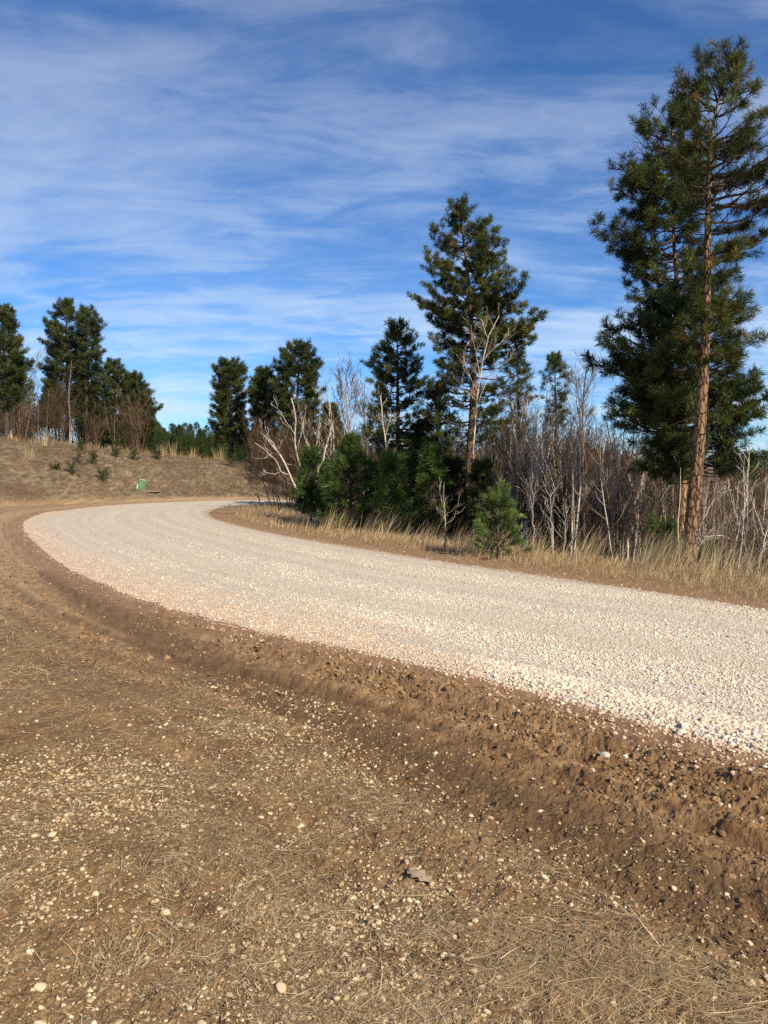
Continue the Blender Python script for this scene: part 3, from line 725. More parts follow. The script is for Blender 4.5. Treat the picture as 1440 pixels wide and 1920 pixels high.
pine('young_pine', 51, 13.6, [(934, 1052), (933, 930)], [(926, 927, 938), (950, 908, 950), (980, 897, 966), (1010, 896, 982), (1035, 902, 986)], .035,
     'small pale green young pine standing alone in the tall roadside grass', 'young pine', None, nl=38, mats=(M_BARK_D, M_N_BLUE), needle=(80, .125, .0065, .8), sec=.17, tstep=.085, rise=(.35, .9), young=True, gapf=.15, tsize=(.8, 1.1))
pine('young_pine', 52, 13.3, [(1240, 1075), (1238, 990)], [(985, 1232, 1244), (1015, 1218, 1258), (1050, 1208, 1275), (1068, 1210, 1275)], .03,
     'small dark green young pine left of the foot of the red barked pine', 'young pine', None, nl=36, mats=(M_BARK_D, M_N_BUSH), needle=(50, .12, .007, .9), sec=.13, tstep=.10, rise=(.35, .9), young=True)
pine('young_pine', 53, 12.9, [(1316, 1085), (1315, 1035)], [(1032, 1308, 1320), (1055, 1298, 1338), (1078, 1298, 1342)], .025,
     'knee high green young pine right of the foot of the red barked pine', 'young pine', None, nl=26, mats=(M_BARK_D, M_N_BUSH), needle=(46, .11, .007, .9), sec=.13, tstep=.10, rise=(.35, .9), young=True)
pine('young_pine', 54, 16.5, [(1052, 1045), (1050, 960)], [(955, 1045, 1056), (990, 1034, 1068), (1030, 1030, 1072)], .03,
     'faint green young pine among the grey stems left of the birch clump', 'young pine', None, nl=26, mats=(M_BARK_D, M_N_BUSH), needle=(34, .12, .008, .9), sec=.18, tstep=.14, rise=(.35, .9), young=True)
# seedlings and bushes on the bank: (px, py of foot, height in px, width in px)
BK = [(151, 872, 42, 26, 'green pine seedling high on the left bank below the tall pines'), (174, 872, 22, 18, 'pine seedling just right of the tallest seedling on the bank'),
      (136, 895, 26, 30, 'loose bushy seedling halfway up the left bank'), (216, 858, 16, 12, 'tiny seedling near the bank crest under the mid sized pine'),
      (252, 864, 22, 12, 'narrow seedling near the bank crest under the open pine'), (295, 862, 14, 10, 'tiny lone seedling on the crest right of the bank trees'),
      (194, 903, 22, 10, 'thin seedling low on the bank left of the green pedestal'), (104, 892, 18, 12, 'small seedling on the left part of the bank face'),
      (434, 876, 22, 14, 'small seedling near the crest below the column shaped pine'), (483, 908, 40, 36, 'bushy green pine shrub on the bank left of the leaning birch')]
def bank_y(px, py):      # where the sight line meets the bank
    r = ray(px, py)
    for y in np.arange(36, 62, .1):
        t = y / r[1]
        if CAMH + r[2] * t <= hz(r[0] * t, y): return y
    return 47.0
for i, (px, py, h_, w_, lb) in enumerate(BK):
    y = bank_y(px, py)
    pine('pine_seedling', 60 + i, y, [(px, py), (px, py - h_)], [(py - h_, px - 1, px + 1), (py - h_ * .6, px - w_ * .36, px + w_ * .36), (py - 3, px - w_ * .5, px + w_ * .5)], .03, lb, 'pine seedling',
         'seedlings on the bank', nl=9, clump=.1, mats=(M_BARK_D, M_N_FAR), needle=(11, .18, .017, .9), sec=.3, tstep=.28, rise=(.3, .9), young=True, base_z=hz(at_y(px, py, y)[0], y))

# ------------------------------------------------------------------ bare trees and brush
def grow(rng, p, d, Lr, r, lv, mx, out, nb, ang=.75, up=.12, wig=.10, n=6, lo=.25, ratio=.45):
    pts = [p]; dd = norm(d)
    for i in range(n - 1):
        dd = norm(dd + rng.normal(0, wig, 3) + np.array([0, 0, up]))
        pts.append(pts[-1] + dd * Lr / (n - 1))
    pts = np.array(pts); out[lv].append((pts, r * (1 - np.linspace(0, 1, n) * .82)))
    if lv >= mx: return
    for k in range(nb[lv]):
        s = lo + (1 - lo) * (k + rng.random()) / nb[lv]
        q = interp_poly(pts, np.array([s]))[0]; j = min(int(s * (n - 1)), n - 2); t = norm(pts[j + 1] - pts[j])
        a = rng.random() * 6.283; s1 = norm(np.cross(t, [.3, .9, .2])); s2 = np.cross(t, s1)
        an = ang * rng.uniform(.6, 1.3)
        cd = t * math.cos(an) + (s1 * math.cos(a) + s2 * math.sin(a)) * math.sin(an)
        grow(rng, q, cd, Lr * ratio * (1.25 - .8 * s) * rng.uniform(.6, 1.25), r * (1 - s * .82) * .55, lv + 1, mx, out, nb, ang, up, wig * 1.15, n, .2, ratio)
def bare_meshes(e, out, mt, mb, rng, tw=1.0, sides=6, minr=.0022, split=1, names=('trunk', 'branches')):
    a = Acc(); P = np.array([x[0] for x in sum(out[:split], [])]); Q = np.array([x[1] for x in sum(out[:split], [])])
    tubes(a, P, np.maximum(Q, minr), sides); a.build(names[0], mt, e, True)
    b = Acc(); rest = sum(out[split:], [])
    if rest:
        P = np.array([x[0] for x in rest]); Q = np.array([x[1] for x in rest]); tubes(b, P, np.maximum(Q * tw, minr), 3, rnd=rng.random(len(P))); b.build(names[1], mb, e)
def proto_tree(seed, H, r, nb, mt, mb, wig=.05, ang=.7, lean=.08, minr=.003, lo=.3, ratio=.4, up=.05):
    rng = np.random.default_rng(seed); out = [[], [], [], []]
    grow(rng, np.zeros(3), np.array([rng.normal(0, lean), rng.normal(0, lean), 1]), H, r, 0, 3, out, nb, ang, up, wig, 7, lo, ratio)
    e = empty('bare_tree', (0, 0, 0)); bare_meshes(e, out, mt, mb, rng, minr=minr); return e
def proto_shrub(seed, H, ns, mb, spread=.35, minr=.003, nb=(0, 6, 5)):
    rng = np.random.default_rng(seed); out = [[], [], [], []]
    for i in range(ns):
        a = rng.random() * 6.283; l = rng.uniform(0, spread)
        grow(rng, np.array([math.cos(a), math.sin(a), 0]) * rng.uniform(0, .25), np.array([math.cos(a) * l, math.sin(a) * l, 1]), H * rng.uniform(.6, 1.1), .014, 1, 3, out, nb, .6, .08, .11, 6, .25, .42)
    e = empty('bare_shrub', (0, 0, 0)); bare_meshes(e, out[1:], mb, mb, rng, sides=4, minr=minr, names=('stems', 'twigs')); return e
birch_p = [proto_tree(200 + i, 5.2, .042, (8, 4, 3), M_BIRCH, M_TWIGL, wig=.055, lean=.2, ratio=.34) for i in range(5)]
grey_p = [proto_tree(220 + i, 5.0, .036, (10, 5, 3), M_GREYB, M_TWIG, wig=.06, lean=.12) for i in range(5)]
dark_p = [proto_tree(240 + i, 5.0, .05, (12, 5, 4), M_BROWNB, M_TWIGD, wig=.05, lean=.08) for i in range(4)]
shrub_p = [proto_shrub(260 + i, 2.3, 9, M_TWIG) for i in range(4)] + [proto_shrub(270 + i, 2.3, 9, M_TWIGD) for i in range(3)]
_used = {}
def put(proto, x, y, s, rz, label, cat, group, name=None, sink=.06):
    k = proto.name
    if k not in _used: o = proto; _used[k] = 1
    else: o = copy_tree(proto)
    o.location = (x, y, hz(x, y) - sink); o.rotation_euler = (0, 0, rz); o.scale = (s, s, s)
    tag(o, label, cat, group)
    return o
rg = np.random.default_rng(5)
# the roadside thicket, from the green row to the right edge and beyond
LB = 'slender white birch, one of many leafless ones crowding the dark thicket'
LG = 'thin grey leafless stem among the crowded bare trees of the roadside thicket'
LD = 'dark brown leafless tree standing deep in the roadside thicket'
LS = 'tangled leafless brown shrub filling the floor of the roadside thicket'
def edge_y(px):      # distance of the inner shoulder along a sight line
    u = (px - 720) / 1445.0
    for y in np.arange(8, 34, .1):
        if sd_inn(np.array([u * y]), np.array([y]))[0] > 2.0: return y
    return 20
cache = {p: edge_y(p) for p in range(600, 1700, 20)}
TOPX = [860, 930, 960, 1000, 1050, 1090, 1130, 1180, 1230, 1290, 1360, 1420, 1700]
TOPY = [880, 800, 735, 740, 765, 745, 800, 805, 830, 850, 858, 860, 862]
def hfor(px, y, d=0):
    x = (px - 720) / 1445 * y
    return max(CAMH + (876 - (np.interp(px, TOPX, TOPY) + d)) / 1445 * y - hz(x, y), .8)
def ey(px): return cache[int(min(max(px, 600), 1680) // 20 * 20)]
for i in range(96):
    px = rg.uniform(930, 1620); y = ey(px) + .6 + rg.gamma(2, 1.8)
    hgt = hfor(px, y, abs(rg.normal(0, 60)) - 8)
    put(birch_p[i % 5], (px - 720) / 1445 * y, y, hgt / 5.2, rg.random() * 6.28, LB, 'birch tree', 'birches in the roadside thicket')
for i in range(56):
    px = rg.uniform(900, 1660); y = ey(px) + .5 + rg.gamma(2, 2.8)
    hgt = hfor(px, y, abs(rg.normal(0, 70)) - 5)
    put(grey_p[i % 5], (px - 720) / 1445 * y, y, hgt / 5.0, rg.random() * 6.28, LG, 'bare tree', 'grey stems in the roadside thicket')
for i in range(46):
    px = rg.uniform(860, 1700); y = ey(px) + 3 + rg.gamma(2, 4)
    hgt = hfor(px, y, abs(rg.normal(0, 40)) - 5)
    put(dark_p[i % 4], (px - 720) / 1445 * y, y, hgt / 5.0, rg.random() * 6.28, LD, 'bare tree', 'dark bare trees in the roadside thicket')
for i in range(66):
    px = rg.uniform(940, 1700); y = ey(px) + 1.6 + rg.gamma(1.6, 2.6)
    put(shrub_p[i % 7], (px - 720) / 1445 * y, y, min(hfor(px, y, 60 + abs(rg.normal(0, 40))) / 2.4, 1.2), rg.random() * 6.28, LS, 'shrub', 'shrubs in the roadside thicket')
# left bank thicket and the brush behind the leaning birch
for i in range(58):
    px = rg.uniform(-60, 265); y = rg.uniform(46, 58)
    put(shrub_p[(i * 3) % 7], (px - 720) / 1445 * y, y, rg.uniform(1.0, 1.75), rg.random() * 6.28, 'leafless brown brush under the pines on top of the left bank', 'shrub', 'brush on the left bank')
for i in range(26):
    px = rg.uniform(-40, 250); y = rg.uniform(45.5, 54)
    put((grey_p + dark_p)[i % 9], (px - 720) / 1445 * y, y, rg.uniform(.6, 1.1), rg.random() * 6.28, 'thin leafless tree mixed with the pines on top of the left bank', 'bare tree', 'bare trees on the left bank')
for i in range(34):
    px = rg.uniform(470, 720); y = rg.uniform(40, 50) if px < 560 else rg.uniform(30, 46)
    put(shrub_p[(i * 2) % 7], (px - 720) / 1445 * y, y, rg.uniform(.9, 1.5), rg.random() * 6.28, 'leafless brush behind the leaning birch and the green row of young pines', 'shrub', 'brush behind the leaning birch')
for i in range(16):
    px = rg.uniform(600, 720) if i % 2 else rg.uniform(560, 960); y = rg.uniform(27, 42)
    put((birch_p + grey_p)[(i * 3) % 10], (px - 720) / 1445 * y, y, rg.uniform(.7, 1.15), rg.random() * 6.28, 'leafless tree standing behind the green row of young pines', 'bare tree', 'bare trees behind the green row')

def hero(name, seed, dist, polys, mt, mb, label, cat, base=None, nb=(0, 7, 4), twl=.9, minr=.0035, wid=1.0, buds=0, ang=.55, trunk_n=1):
    """a bare tree whose main stem and limbs follow the given lines; side twigs are grown on them"""
    rng = np.random.default_rng(seed); out = [[], [], [], []]; first = polys[0][0][0]
    b = at_y(first[0], first[1], dist); gz = hz(b[0], dist); root = np.array([b[0], dist, gz - .06])
    mpp = dist / 1445.0
    for i, (pl, w0, w1) in enumerate(polys):
        P = np.array([at_y(x, y, dist) for x, y in pl]) - root
        if i == 0: P[0, 2] = min(P[0, 2], 0); P[0] = (0, 0, P[0, 2]) ; P[0, 2] = 0
        P[:, 1] += np.linspace(0, rng.normal(0, .25), len(P)) * np.linalg.norm(P[-1] - P[0]) * (i > 0)
        P = smooth_poly(P, 12); P[1:-1] += rng.normal(0, .012, (10, 3))
        out[0 if i < trunk_n else 1].append((P, np.linspace(w0, w1, 12) * mpp * .5 * wid * (1.0 if i == 0 else .62)))
        Ln = np.linalg.norm(P[-1] - P[0])
        for k in range(nb[1] + (4 if i == 0 else 0)):
            s = rng.uniform(.35 if i == 0 else .2, 1); q = interp_poly(P, np.array([s]))[0]; t = norm(P[-1] - P[0])
            a = rng.random() * 6.283; s1 = norm(np.cross(t, [.3, .9, .2])); s2 = np.cross(t, s1); an = ang * rng.uniform(.6, 1.5)
            cd = t * math.cos(an) + (s1 * math.cos(a) + s2 * math.sin(a)) * math.sin(an)
            sub = [[], [], [], []]
            grow(rng, q, cd, min(twl, Ln * .6) * rng.uniform(.5, 1.2) * (1.2 - s * .5), .004 + .0025 * twl, 2, 3, sub, (0, 0, nb[2]), .6, .06, .12, 12, .2, .5)
            out[2] += sub[2]; out[3] += sub[3]
    e = empty(name, tuple(root), label, cat)
    bare_meshes(e, out, mt, mb, rng, minr=minr, sides=8)
    if out[1]:
        c = Acc(); tubes(c, np.array([x[0] for x in out[1]]), np.array([x[1] for x in out[1]]), 6)
    return e
# limbs of the hero trees carry the trunk's bark: they go in with the trunk mesh
def hero2(*a, **k):
    k['trunk_n'] = 99; return hero(*a, **k)
hero2('birch_tree', 301, 24, [([(592, 962), (572, 940), (556, 915), (541, 890), (534, 865), (518, 842), (500, 822), (488, 810)], 8, 2.5),
      ([(541, 890), (524, 884), (521, 870), (510, 856), (494, 842), (476, 830)], 5, 2), ([(524, 886), (508, 889), (492, 884)], 4, 1.5),
      ([(518, 842), (505, 820), (498, 800)], 4, 1.5)], M_BIRCH, M_TWIGL, 'white birch leaning far left over the grass at the inside of the bend', 'birch tree', nb=(0, 4, 3), twl=.7, minr=.005, wid=.62)
hero2('birch_tree', 302, 25, [([(570, 950), (565, 900), (562, 866), (553, 842), (551, 820), (553, 796), (556, 780), (551, 762), (546, 747)], 7, 3),
      ([(553, 815), (540, 795), (528, 775), (524, 765)], 4, 1.5), ([(556, 840), (564, 820), (568, 800), (566, 795)], 4, 1.5)], M_BIRCH, M_TWIGL,
      'white birch with a kinked upright trunk before the wide rounded pine', 'birch tree', nb=(0, 5, 3), twl=.7, minr=.005, wid=.62)
hero2('birch_tree', 303, 24, [([(588, 950), (590, 910), (598, 880), (608, 862), (612, 835), (618, 812), (623, 795)], 7, 2.5),
      ([(598, 880), (586, 856), (592, 838), (598, 812), (600, 790)], 5, 2), ([(586, 856), (574, 835), (566, 800), (572, 770)], 4, 1.5), ([(608, 862), (590, 850), (576, 830)], 4, 2)], M_BIRCH, M_TWIGL,
      'white birch with several crooked upright limbs above the left end of the green row', 'birch tree', nb=(0, 5, 3), twl=.7, minr=.005, wid=.62)
hero2('birch_tree', 304, 21, [([(884, 1000), (888, 893), (886, 847), (889, 800), (892, 774), (896, 735), (900, 700), (904, 682), (909, 655), (915, 636), (926, 612), (936, 592)], 9, 2.5),
      ([(896, 735), (884, 712), (872, 690), (868, 664)], 4, 1.5), ([(904, 682), (912, 665), (930, 650), (944, 640)], 4, 1.5), ([(899, 700), (893, 670), (884, 640), (880, 615)], 4, 1.5),
      ([(915, 636), (908, 615), (905, 600)], 3, 1.5), ([(893, 760), (920, 700), (945, 680), (966, 668)], 3.5, 1.2), ([(893, 752), (872, 730), (858, 710), (846, 700)], 3, 1.2)], M_BIRCH, M_TWIGL,
      'tall white forked birch standing before the tallest middle pine', 'birch tree', nb=(0, 8, 4), twl=.6, minr=.0035, wid=.52)
hero2('sapling', 305, 14.9, [([(835, 1034), (835, 990), (834, 950), (833, 905)], 4.5, 1.2), ([(835, 968), (845, 957), (856, 948), (860, 938)], 2.5, 1), ([(835, 960), (828, 945), (824, 925), (825, 905)], 2.5, 1),
      ([(835, 985), (848, 975), (860, 958)], 2, .8), ([(835, 975), (826, 962), (818, 955)], 2, .8)], M_GREYB, M_TWIGL,
      'small pale leafless sapling at the road edge in front of the dark young pines', 'sapling', nb=(0, 3, 2), twl=.3, minr=.002, wid=.72)
hero2('birch_tree', 306, 17.5, [([(966, 1015), (965, 972), (963, 900), (962, 830), (961, 790), (960, 755)], 7, 4), ([(965, 922), (975, 905), (990, 890), (1005, 875), (1022, 850)], 4, 1.5),
      ([(978, 905), (972, 880), (971, 850), (974, 800), (978, 750)], 4, 2), ([(966, 930), (954, 905), (944, 880)], 3, 1.2)], M_GREYB, M_TWIG,
      'pale grey trunk with a forked side stem right of the small pale young pine', 'birch tree', nb=(0, 9, 4), twl=1.0, minr=.004)
hero2('bare_tree', 307, 22, [([(1094, 1030), (1093, 960), (1092, 880), (1091, 811), (1093, 770), (1096, 730), (1100, 690)], 8, 2), ([(1092, 811), (1082, 785), (1076, 750), (1072, 710)], 4, 1.2),
      ([(1092, 800), (1104, 780), (1114, 770)], 3, 1.2), ([(1094, 775), (1086, 745), (1088, 710)], 3, 1), ([(1096, 745), (1106, 715), (1108, 690)], 3, 1)], M_BROWNB, M_TWIG,
      'tall leafless brown tree with twigs against the sky left of the bushy pine', 'bare tree', nb=(0, 14, 5), twl=1.1, minr=.004)
CL = [([(1134, 1030), (1128, 985), (1122, 940), (1118, 900), (1113, 850)], 6, 2.5, 'leftmost white stem of the birch clump, leaning slightly left', 15.5),
      ([(1146, 1035), (1144, 990), (1150, 940), (1151, 880), (1148, 840), (1140, 800), (1136, 785)], 7, 2.5, 'white stem of the birch clump with a crooked top, second from its left', 15.8),
      ([(1160, 1035), (1152, 990), (1160, 930), (1166, 880), (1172, 850)], 6, 2.5, 'straight white stem in the middle of the birch clump', 16.2),
      ([(1176, 1035), (1176, 980), (1181, 940), (1184, 885), (1188, 840), (1192, 800), (1190, 780)], 6.5, 2.5, 'tallest white stem of the birch clump, right of its middle', 15.6),
      ([(1182, 1035), (1190, 980), (1198, 930), (1205, 900), (1210, 870)], 5, 2, 'white stem of the birch clump leaning right, its rightmost', 16.4),
      ([(1205, 1020), (1226, 955), (1243, 930), (1258, 905), (1270, 890)], 5, 2, 'white birch stem leaning strongly right behind the orange trunk', 17),
      ([(1296, 1040), (1310, 985), (1330, 950), (1348, 925), (1360, 910)], 4, 1.5, 'pale birch leaning right from behind the red barked trunk', 15),
      ([(1345, 1105), (1360, 1060), (1378, 1010), (1395, 960), (1404, 900), (1405, 860)], 5, 1.8, 'pale leaning birch near the right edge of the photo, tallest there', 13.2),
      ([(1415, 1115), (1424, 1050), (1436, 1000), (1452, 940)], 5, 2, 'white stem leaning right at the very right edge of the photo', 12.6),
      ([(1280, 1085), (1300, 1040), (1320, 1012), (1345, 1003), (1358, 1004)], 4, 1.5, 'thin pale stem arching right from the foot of the red barked pine', 12.6)]
for i, (pl, a, b, lb, d) in enumerate(CL):
    hero2('birch_tree', 320 + i, d, [(pl, a, b), ([pl[-3], (pl[-3][0] * .4 + pl[-2][0] * .6 + 10, pl[-2][1]), (pl[-1][0] + 16, pl[-1][1] + 8)], b, 1)], M_BIRCH, M_TWIGL, lb, 'birch tree', nb=(0, 6, 4), twl=.7, minr=.0035, wid=.75)
hero2('birch_tree', 340, 36, [([(652, 900), (655, 830), (652, 780), (650, 740), (648, 690)], 5, 1), ([(654, 800), (664, 770), (668, 735)], 2.5, 1), ([(654, 810), (642, 780), (636, 745)], 2.5, 1),
      ([(652, 770), (660, 740), (662, 705)], 2, 1), ([(652, 765), (642, 735), (638, 705)], 2, 1)], M_GREYB, M_TWIG, 'tall lacy leafless birch against the sky left of the medium pine', 'birch tree', nb=(0, 14, 5), twl=1.5, minr=.008, ang=.4)
hero2('birch_tree', 341, 34, [([(690, 900), (688, 850), (686, 800), (680, 750), (674, 720)], 4, 1), ([(687, 830), (694, 790), (700, 760)], 2, 1), ([(686, 800), (676, 775), (668, 750)], 2, 1)], M_GREYB, M_TWIG,
      'thin leafless birch directly left of the medium pine', 'birch tree', nb=(0, 12, 5), twl=1.2, minr=.008, ang=.45)
hero2('birch_tree', 342, 48, [([(20, 830), (22, 790), (24, 740), (30, 700)], 4, 1.5), ([(24, 750), (40, 720), (52, 660)], 2, 1)], M_BIRCH, M_TWIG, 'white trunked birch on the left bank near the left edge of the photo', 'birch tree', nb=(0, 12, 5), twl=1.6, minr=.010)
hero2('birch_tree', 343, 23.5, [([(727, 990), (725, 880), (722, 820), (716, 780), (713, 742)], 4, 2), ([(722, 820), (730, 790), (733, 770)], 2, 1)], M_BIRCH, M_TWIGL, 'thin white birch against the dark medium pine', 'birch tree', nb=(0, 6, 3), twl=.7, minr=.005)
for i, (x0, y0, x1, y1, lb) in enumerate([(1035, 1052, 1032, 930, 'thin upright grey sapling left of the faint green young pine'), (1056, 1056, 1062, 950, 'slightly leaning grey sapling right of the faint green young pine'),
      (1074, 1062, 1077, 990, 'short straight grey sapling at the grass edge below the tall leafless brown tree'), (1001, 1050, 998, 900, 'grey sapling between the pale forked trunk and the faint green young pine')]):
    hero2('sapling', 350 + i, 13.9 + .2 * i, [([(x0, y0), ((x0 * 2 + x1) / 3, (y0 * 2 + y1) / 3), (x1, y1)], 3.2, 1.3)], M_GREYB, M_TWIGL, lb, 'sapling', nb=(0, 7, 3), twl=.5, minr=.0025)

# ------------------------------------------------------------------ far woods (one mass each)
def brush_mass(name, spots, label, mat, seed):
    rng = np.random.default_rng(seed); acc = Acc(); protos = []
    for k in range(5):
        out = [[], [], [], []]
        for i in range(8):
            a = rng.random() * 6.283; l = rng.uniform(0, .3)
            grow(rng, np.array([math.cos(a), math.sin(a), 0]) * rng.uniform(0, .5), np.array([math.cos(a) * l, math.sin(a) * l, 1]), rng.uniform(.7, 1.1), .009, 1, 3, out, (0, 7, 4), .6, .08, .09, 5, .2, .42)
        al = sum(out, []); protos.append((np.array([x[0] for x in al]), np.array([x[1] for x in al])))
    for i, (x, y, h) in enumerate(spots):
        P, Q = protos[i % 5]; t = rng.random() * 6.28; c, s = math.cos(t), math.sin(t)
        P2 = np.stack([(P[..., 0] * c - P[..., 1] * s) * h * 1.3, (P[..., 0] * s + P[..., 1] * c) * h * 1.3, P[..., 2] * h], -1) + np.array([x, y, hz(x, y) - .1])
        tubes(acc, P2, np.maximum(Q * h, .004 + y * .00012), 3, rnd=rng.random(len(P)))
    o = acc.build(name, mat); tag(o, label, 'undergrowth', None, 'stuff')
rg = np.random.default_rng(8)
sp = []
for i in range(150):
    px = rg.uniform(560, 1800); y = rg.uniform(24, 52) if px > 900 else rg.uniform(27, 50)
    sp.append(((px - 720) / 1445 * y, y, hfor(px, y, 25 + abs(rg.normal(0, 15))) * .9 if px > 930 else rg.uniform(2.2, 3.6)))
brush_mass('distant_thicket', sp, 'dark brown mass of leafless brush and saplings deep behind the roadside trees', M_TWIGD, 71)
def pine_mass(name, spots, label, seed, nd):
    rng = np.random.default_rng(seed); acc = Acc(); pr = []
    for k in range(5):
        c = Acc(); n = 260; z = rng.random(n) ** .8 * .9 + .1
        rr = (1.02 - z) ** .5 * .24 * rng.uniform(.4, 1.1, n) + .01; a = rng.random(n) * 6.28
        C = np.stack([rr * np.cos(a), rr * np.sin(a), z], -1)
        pr.append((C, np.stack([np.cos(a), np.sin(a), np.full(n, .6)], -1)))
    for i, (x, y, h) in enumerate(spots):
        C, D = pr[i % 5]; w = rng.uniform(.8, 1.25)
        far = y > 80
        tm = tuft_templates(rng, 9 if far else 14, h * .05, h * (.011 if far else .006), 1.4, 3)
        n = len(C) if not far else 130
        P = C[:n] * np.array([h * w, h * w, h]) + np.array([x, y, hz(x, y)])
        place_tufts(acc, rng, tm, P, D[:n], rng.uniform(.8, 1.3, n), np.clip(rng.normal(.4, .15, n), 0, .95))
        tubes(acc, np.array([[[x, y, hz(x, y) - .2], [x, y, hz(x, y) + h * .95]]]), np.array([[h * .014, h * .004]]), 4, rnd=np.array([.02]))
    o = acc.build(name, M_N_DEEP); tag(o, label, 'forest', None, 'stuff')
sp = []
for i in range(330):      # beyond the bank
    y = rg.uniform(85, 190); px = rg.uniform(225, 600)
    top = np.interp(px, [225, 300, 350, 400, 470, 600], [800, 806, 822, 832, 826, 822]) + rg.normal(0, 4)
    x = (px - 720) / 1445 * y; h = CAMH + (876 - top) / 1445 * y - hz(x, y)
    sp.append((x, y, max(h, 3)))
for i in range(110):
    y = rg.uniform(58, 75); px = rg.uniform(225, 560); x = (px - 720) / 1445 * y
    sp.append((x, y, rg.uniform(1.6, 3.2)))
for i in range(230):
    y = rg.uniform(56, 200); px = rg.uniform(560, 1800)
    top = 846 + rg.normal(0, 7) + (8 if px > 1380 else 0); x = (px - 720) / 1445 * y
    sp.append((x, y, max(CAMH + (876 - top) / 1445 * y - hz(x, y), 3)))
for i in range(60):
    y = rg.uniform(70, 160); px = rg.uniform(-500, 225); x = (px - 720) / 1445 * y
    sp.append((x, y, rg.uniform(6, 9)))
pine_mass('distant_forest', sp, 'dark green pine forest on the far ridge and horizon', 72, 0)

# ------------------------------------------------------------------ grass, straw, stones
def polar(rng, n, r0, r1, a0=-46, a1=50):
    n = int(n * 1.4)
    a = np.radians(rng.uniform(a0, a1, n)); r = r0 * (r1 / r0) ** rng.random(n)
    return r * np.sin(a), r * np.cos(a), r
rg = np.random.default_rng(21)
x, y, r = polar(rg, 260000, 1.5, 26)
S = sd_out(x, y); TK = dist_pl(x, y, TRK)
m1 = fbm(x * 1.7, y * 1.7, 1, 4, .6)
keep = (S > 1.25 + .5 * (m1 - .5)) & (rg.random(len(x)) < np.clip((m1 - .42) * 7, .10, 1) * np.clip(.3 + (fbm(x * 6, y * 6, 4, 3) - .35) * 4, .12, 1)) & ((TK > .34) | (rg.random(len(x)) < .06)) & ~inside(x, y, TOEP)
x, y, r, m1 = x[keep], y[keep], r[keep], m1[keep]
litx = polar(rg, 230000, 1.5, 12)
az = 6.283 * 1.9 * fbm(x * 1.1, y * 1.1, 2, 4) + rg.normal(0, .8, len(x))
far = np.clip(r / 6, .6, 3)
z = height(x, y) + rg.uniform(.001, .012, len(x)) * far
n = len(x)
ln = np.minimum(rg.gamma(1.5, .042, n), .2) * (.75 + .3 * far) + .02
a = Acc(); blades(a, rg, np.stack([x, y, z], -1), az, rg.normal(1.47, .10, n), ln, (.0014 + np.minimum(rg.gamma(1.6, .0013, n), .004)) * far ** 1.05, rg.normal(.06, .22, n), np.clip(rg.beta(1.5, 1.7, n) + (m1 - .5) * .3, 0, 1))
x, y, r = litx; S = sd_out(x, y); TK = dist_pl(x, y, TRK)
k = (S > 1.1) & (rg.random(len(x)) < np.clip((.5 * fbm(x * 1.7, y * 1.7, 1, 4, .6) + .5 * fbm(x * 3.3, y * 3.3, 3, 4, .6) - .42) * 7, .10, .9)) & ((TK > .3) | (rg.random(len(x)) < .1)); x, y, r = x[k], y[k], r[k]; n = len(x)
blades(a, rg, np.stack([x, y, height(x, y) + rg.uniform(.001, .006, n)], -1), rg.random(n) * 6.283, rg.normal(1.45, .18, n), rg.uniform(.008, .045, n) * np.clip(r / 4, .8, 1.6), rg.uniform(.001, .0034, n) * np.clip(r / 4, .8, 1.8), rg.normal(0, .3, n), rg.beta(1.4, 1.6, n), 2)
print('litter', n)
tag(a.build('flattened_grass', M_STRAW), 'dry flattened grass and straw matted over the near verge', 'dry grass', None, 'stuff')
print('straw', n)

# churned strip: sparse straw poking out
# pebbles
x, y, r = polar(rg, 150000, 1.6, 13)
S = sd_out(x, y); m2 = fbm(x * 1.3 + 5, y * 1.3, 3, 4, .6)
lf = 1.0 * ss(.9, -.5, x) * ss(7, 3.2, r) + .12 * ss(4, 2.2, y)
lf = np.clip(lf, 0, 1)
keep = (S > 1.1) & (rg.random(len(x)) < np.clip((m2 - .38) * 4, .2, 1) * (.08 + .92 * lf))
x, y, r = x[keep], y[keep], r[keep]; n = len(x)
sz = np.clip(np.exp(rg.normal(math.log(.0040), .48, n)), .0020, .0125) * np.clip(r / 3.0, .9, 1.5) ** .5
z = height(x, y)
C = np.stack([x, y, z + sz * .05], -1); big = sz > .0065
a = Acc(); rocks(a, rg, C[big], sz[big], I1, .38, .7); rocks(a, rg, C[~big], sz[~big], I0, .3, .7)
tag(a.build('pebbles', M_PEB, smooth=False), 'pale yellow pebbles strewn over the near verge', 'pebbles', None, 'stuff'); print('pebbles', n)
# crushed stone on the road
x, y, r = polar(rg, 700000, 3.2, 24)
SW = sd_whi(x, y)
S = sd_out(x, y); SI = sd_inn(x, y)
lane = .5 + .5 * np.sin(S * 4.2 + 1.2 * fbm(x * .4, y * .4, 2, 2)); nn = fbm(x * 1.5, y * 1.5, 4, 3)
dens = np.clip(.06 + .85 * lane ** 1.5 * (nn - .2) * 1.8, .04, 1) * np.clip(1.25 - r / 17, .0, 1)
wind = (S > -.6) & (x > .6 + .5 * rg.random(len(x))); dens = np.where(wind, 1, dens * 1.1)
dens = np.where((SW > -.15) & ~wind, np.maximum(dens * .5, .35), dens)
on = (S < .02) & (SI < .02)
spill = (S >= .02) & (S < 1.0) & (rg.random(len(x)) < (.5 * np.exp(-S * 14) + .05 * np.exp(-S * 3) + .002) * np.where(r > 8, .5, 1))
spill2 = (SI >= .02) & (SI < .7) & (rg.random(len(x)) < .2 * np.exp(-SI * 4))
keep = (on & (rg.random(len(x)) < dens)) | spill | spill2
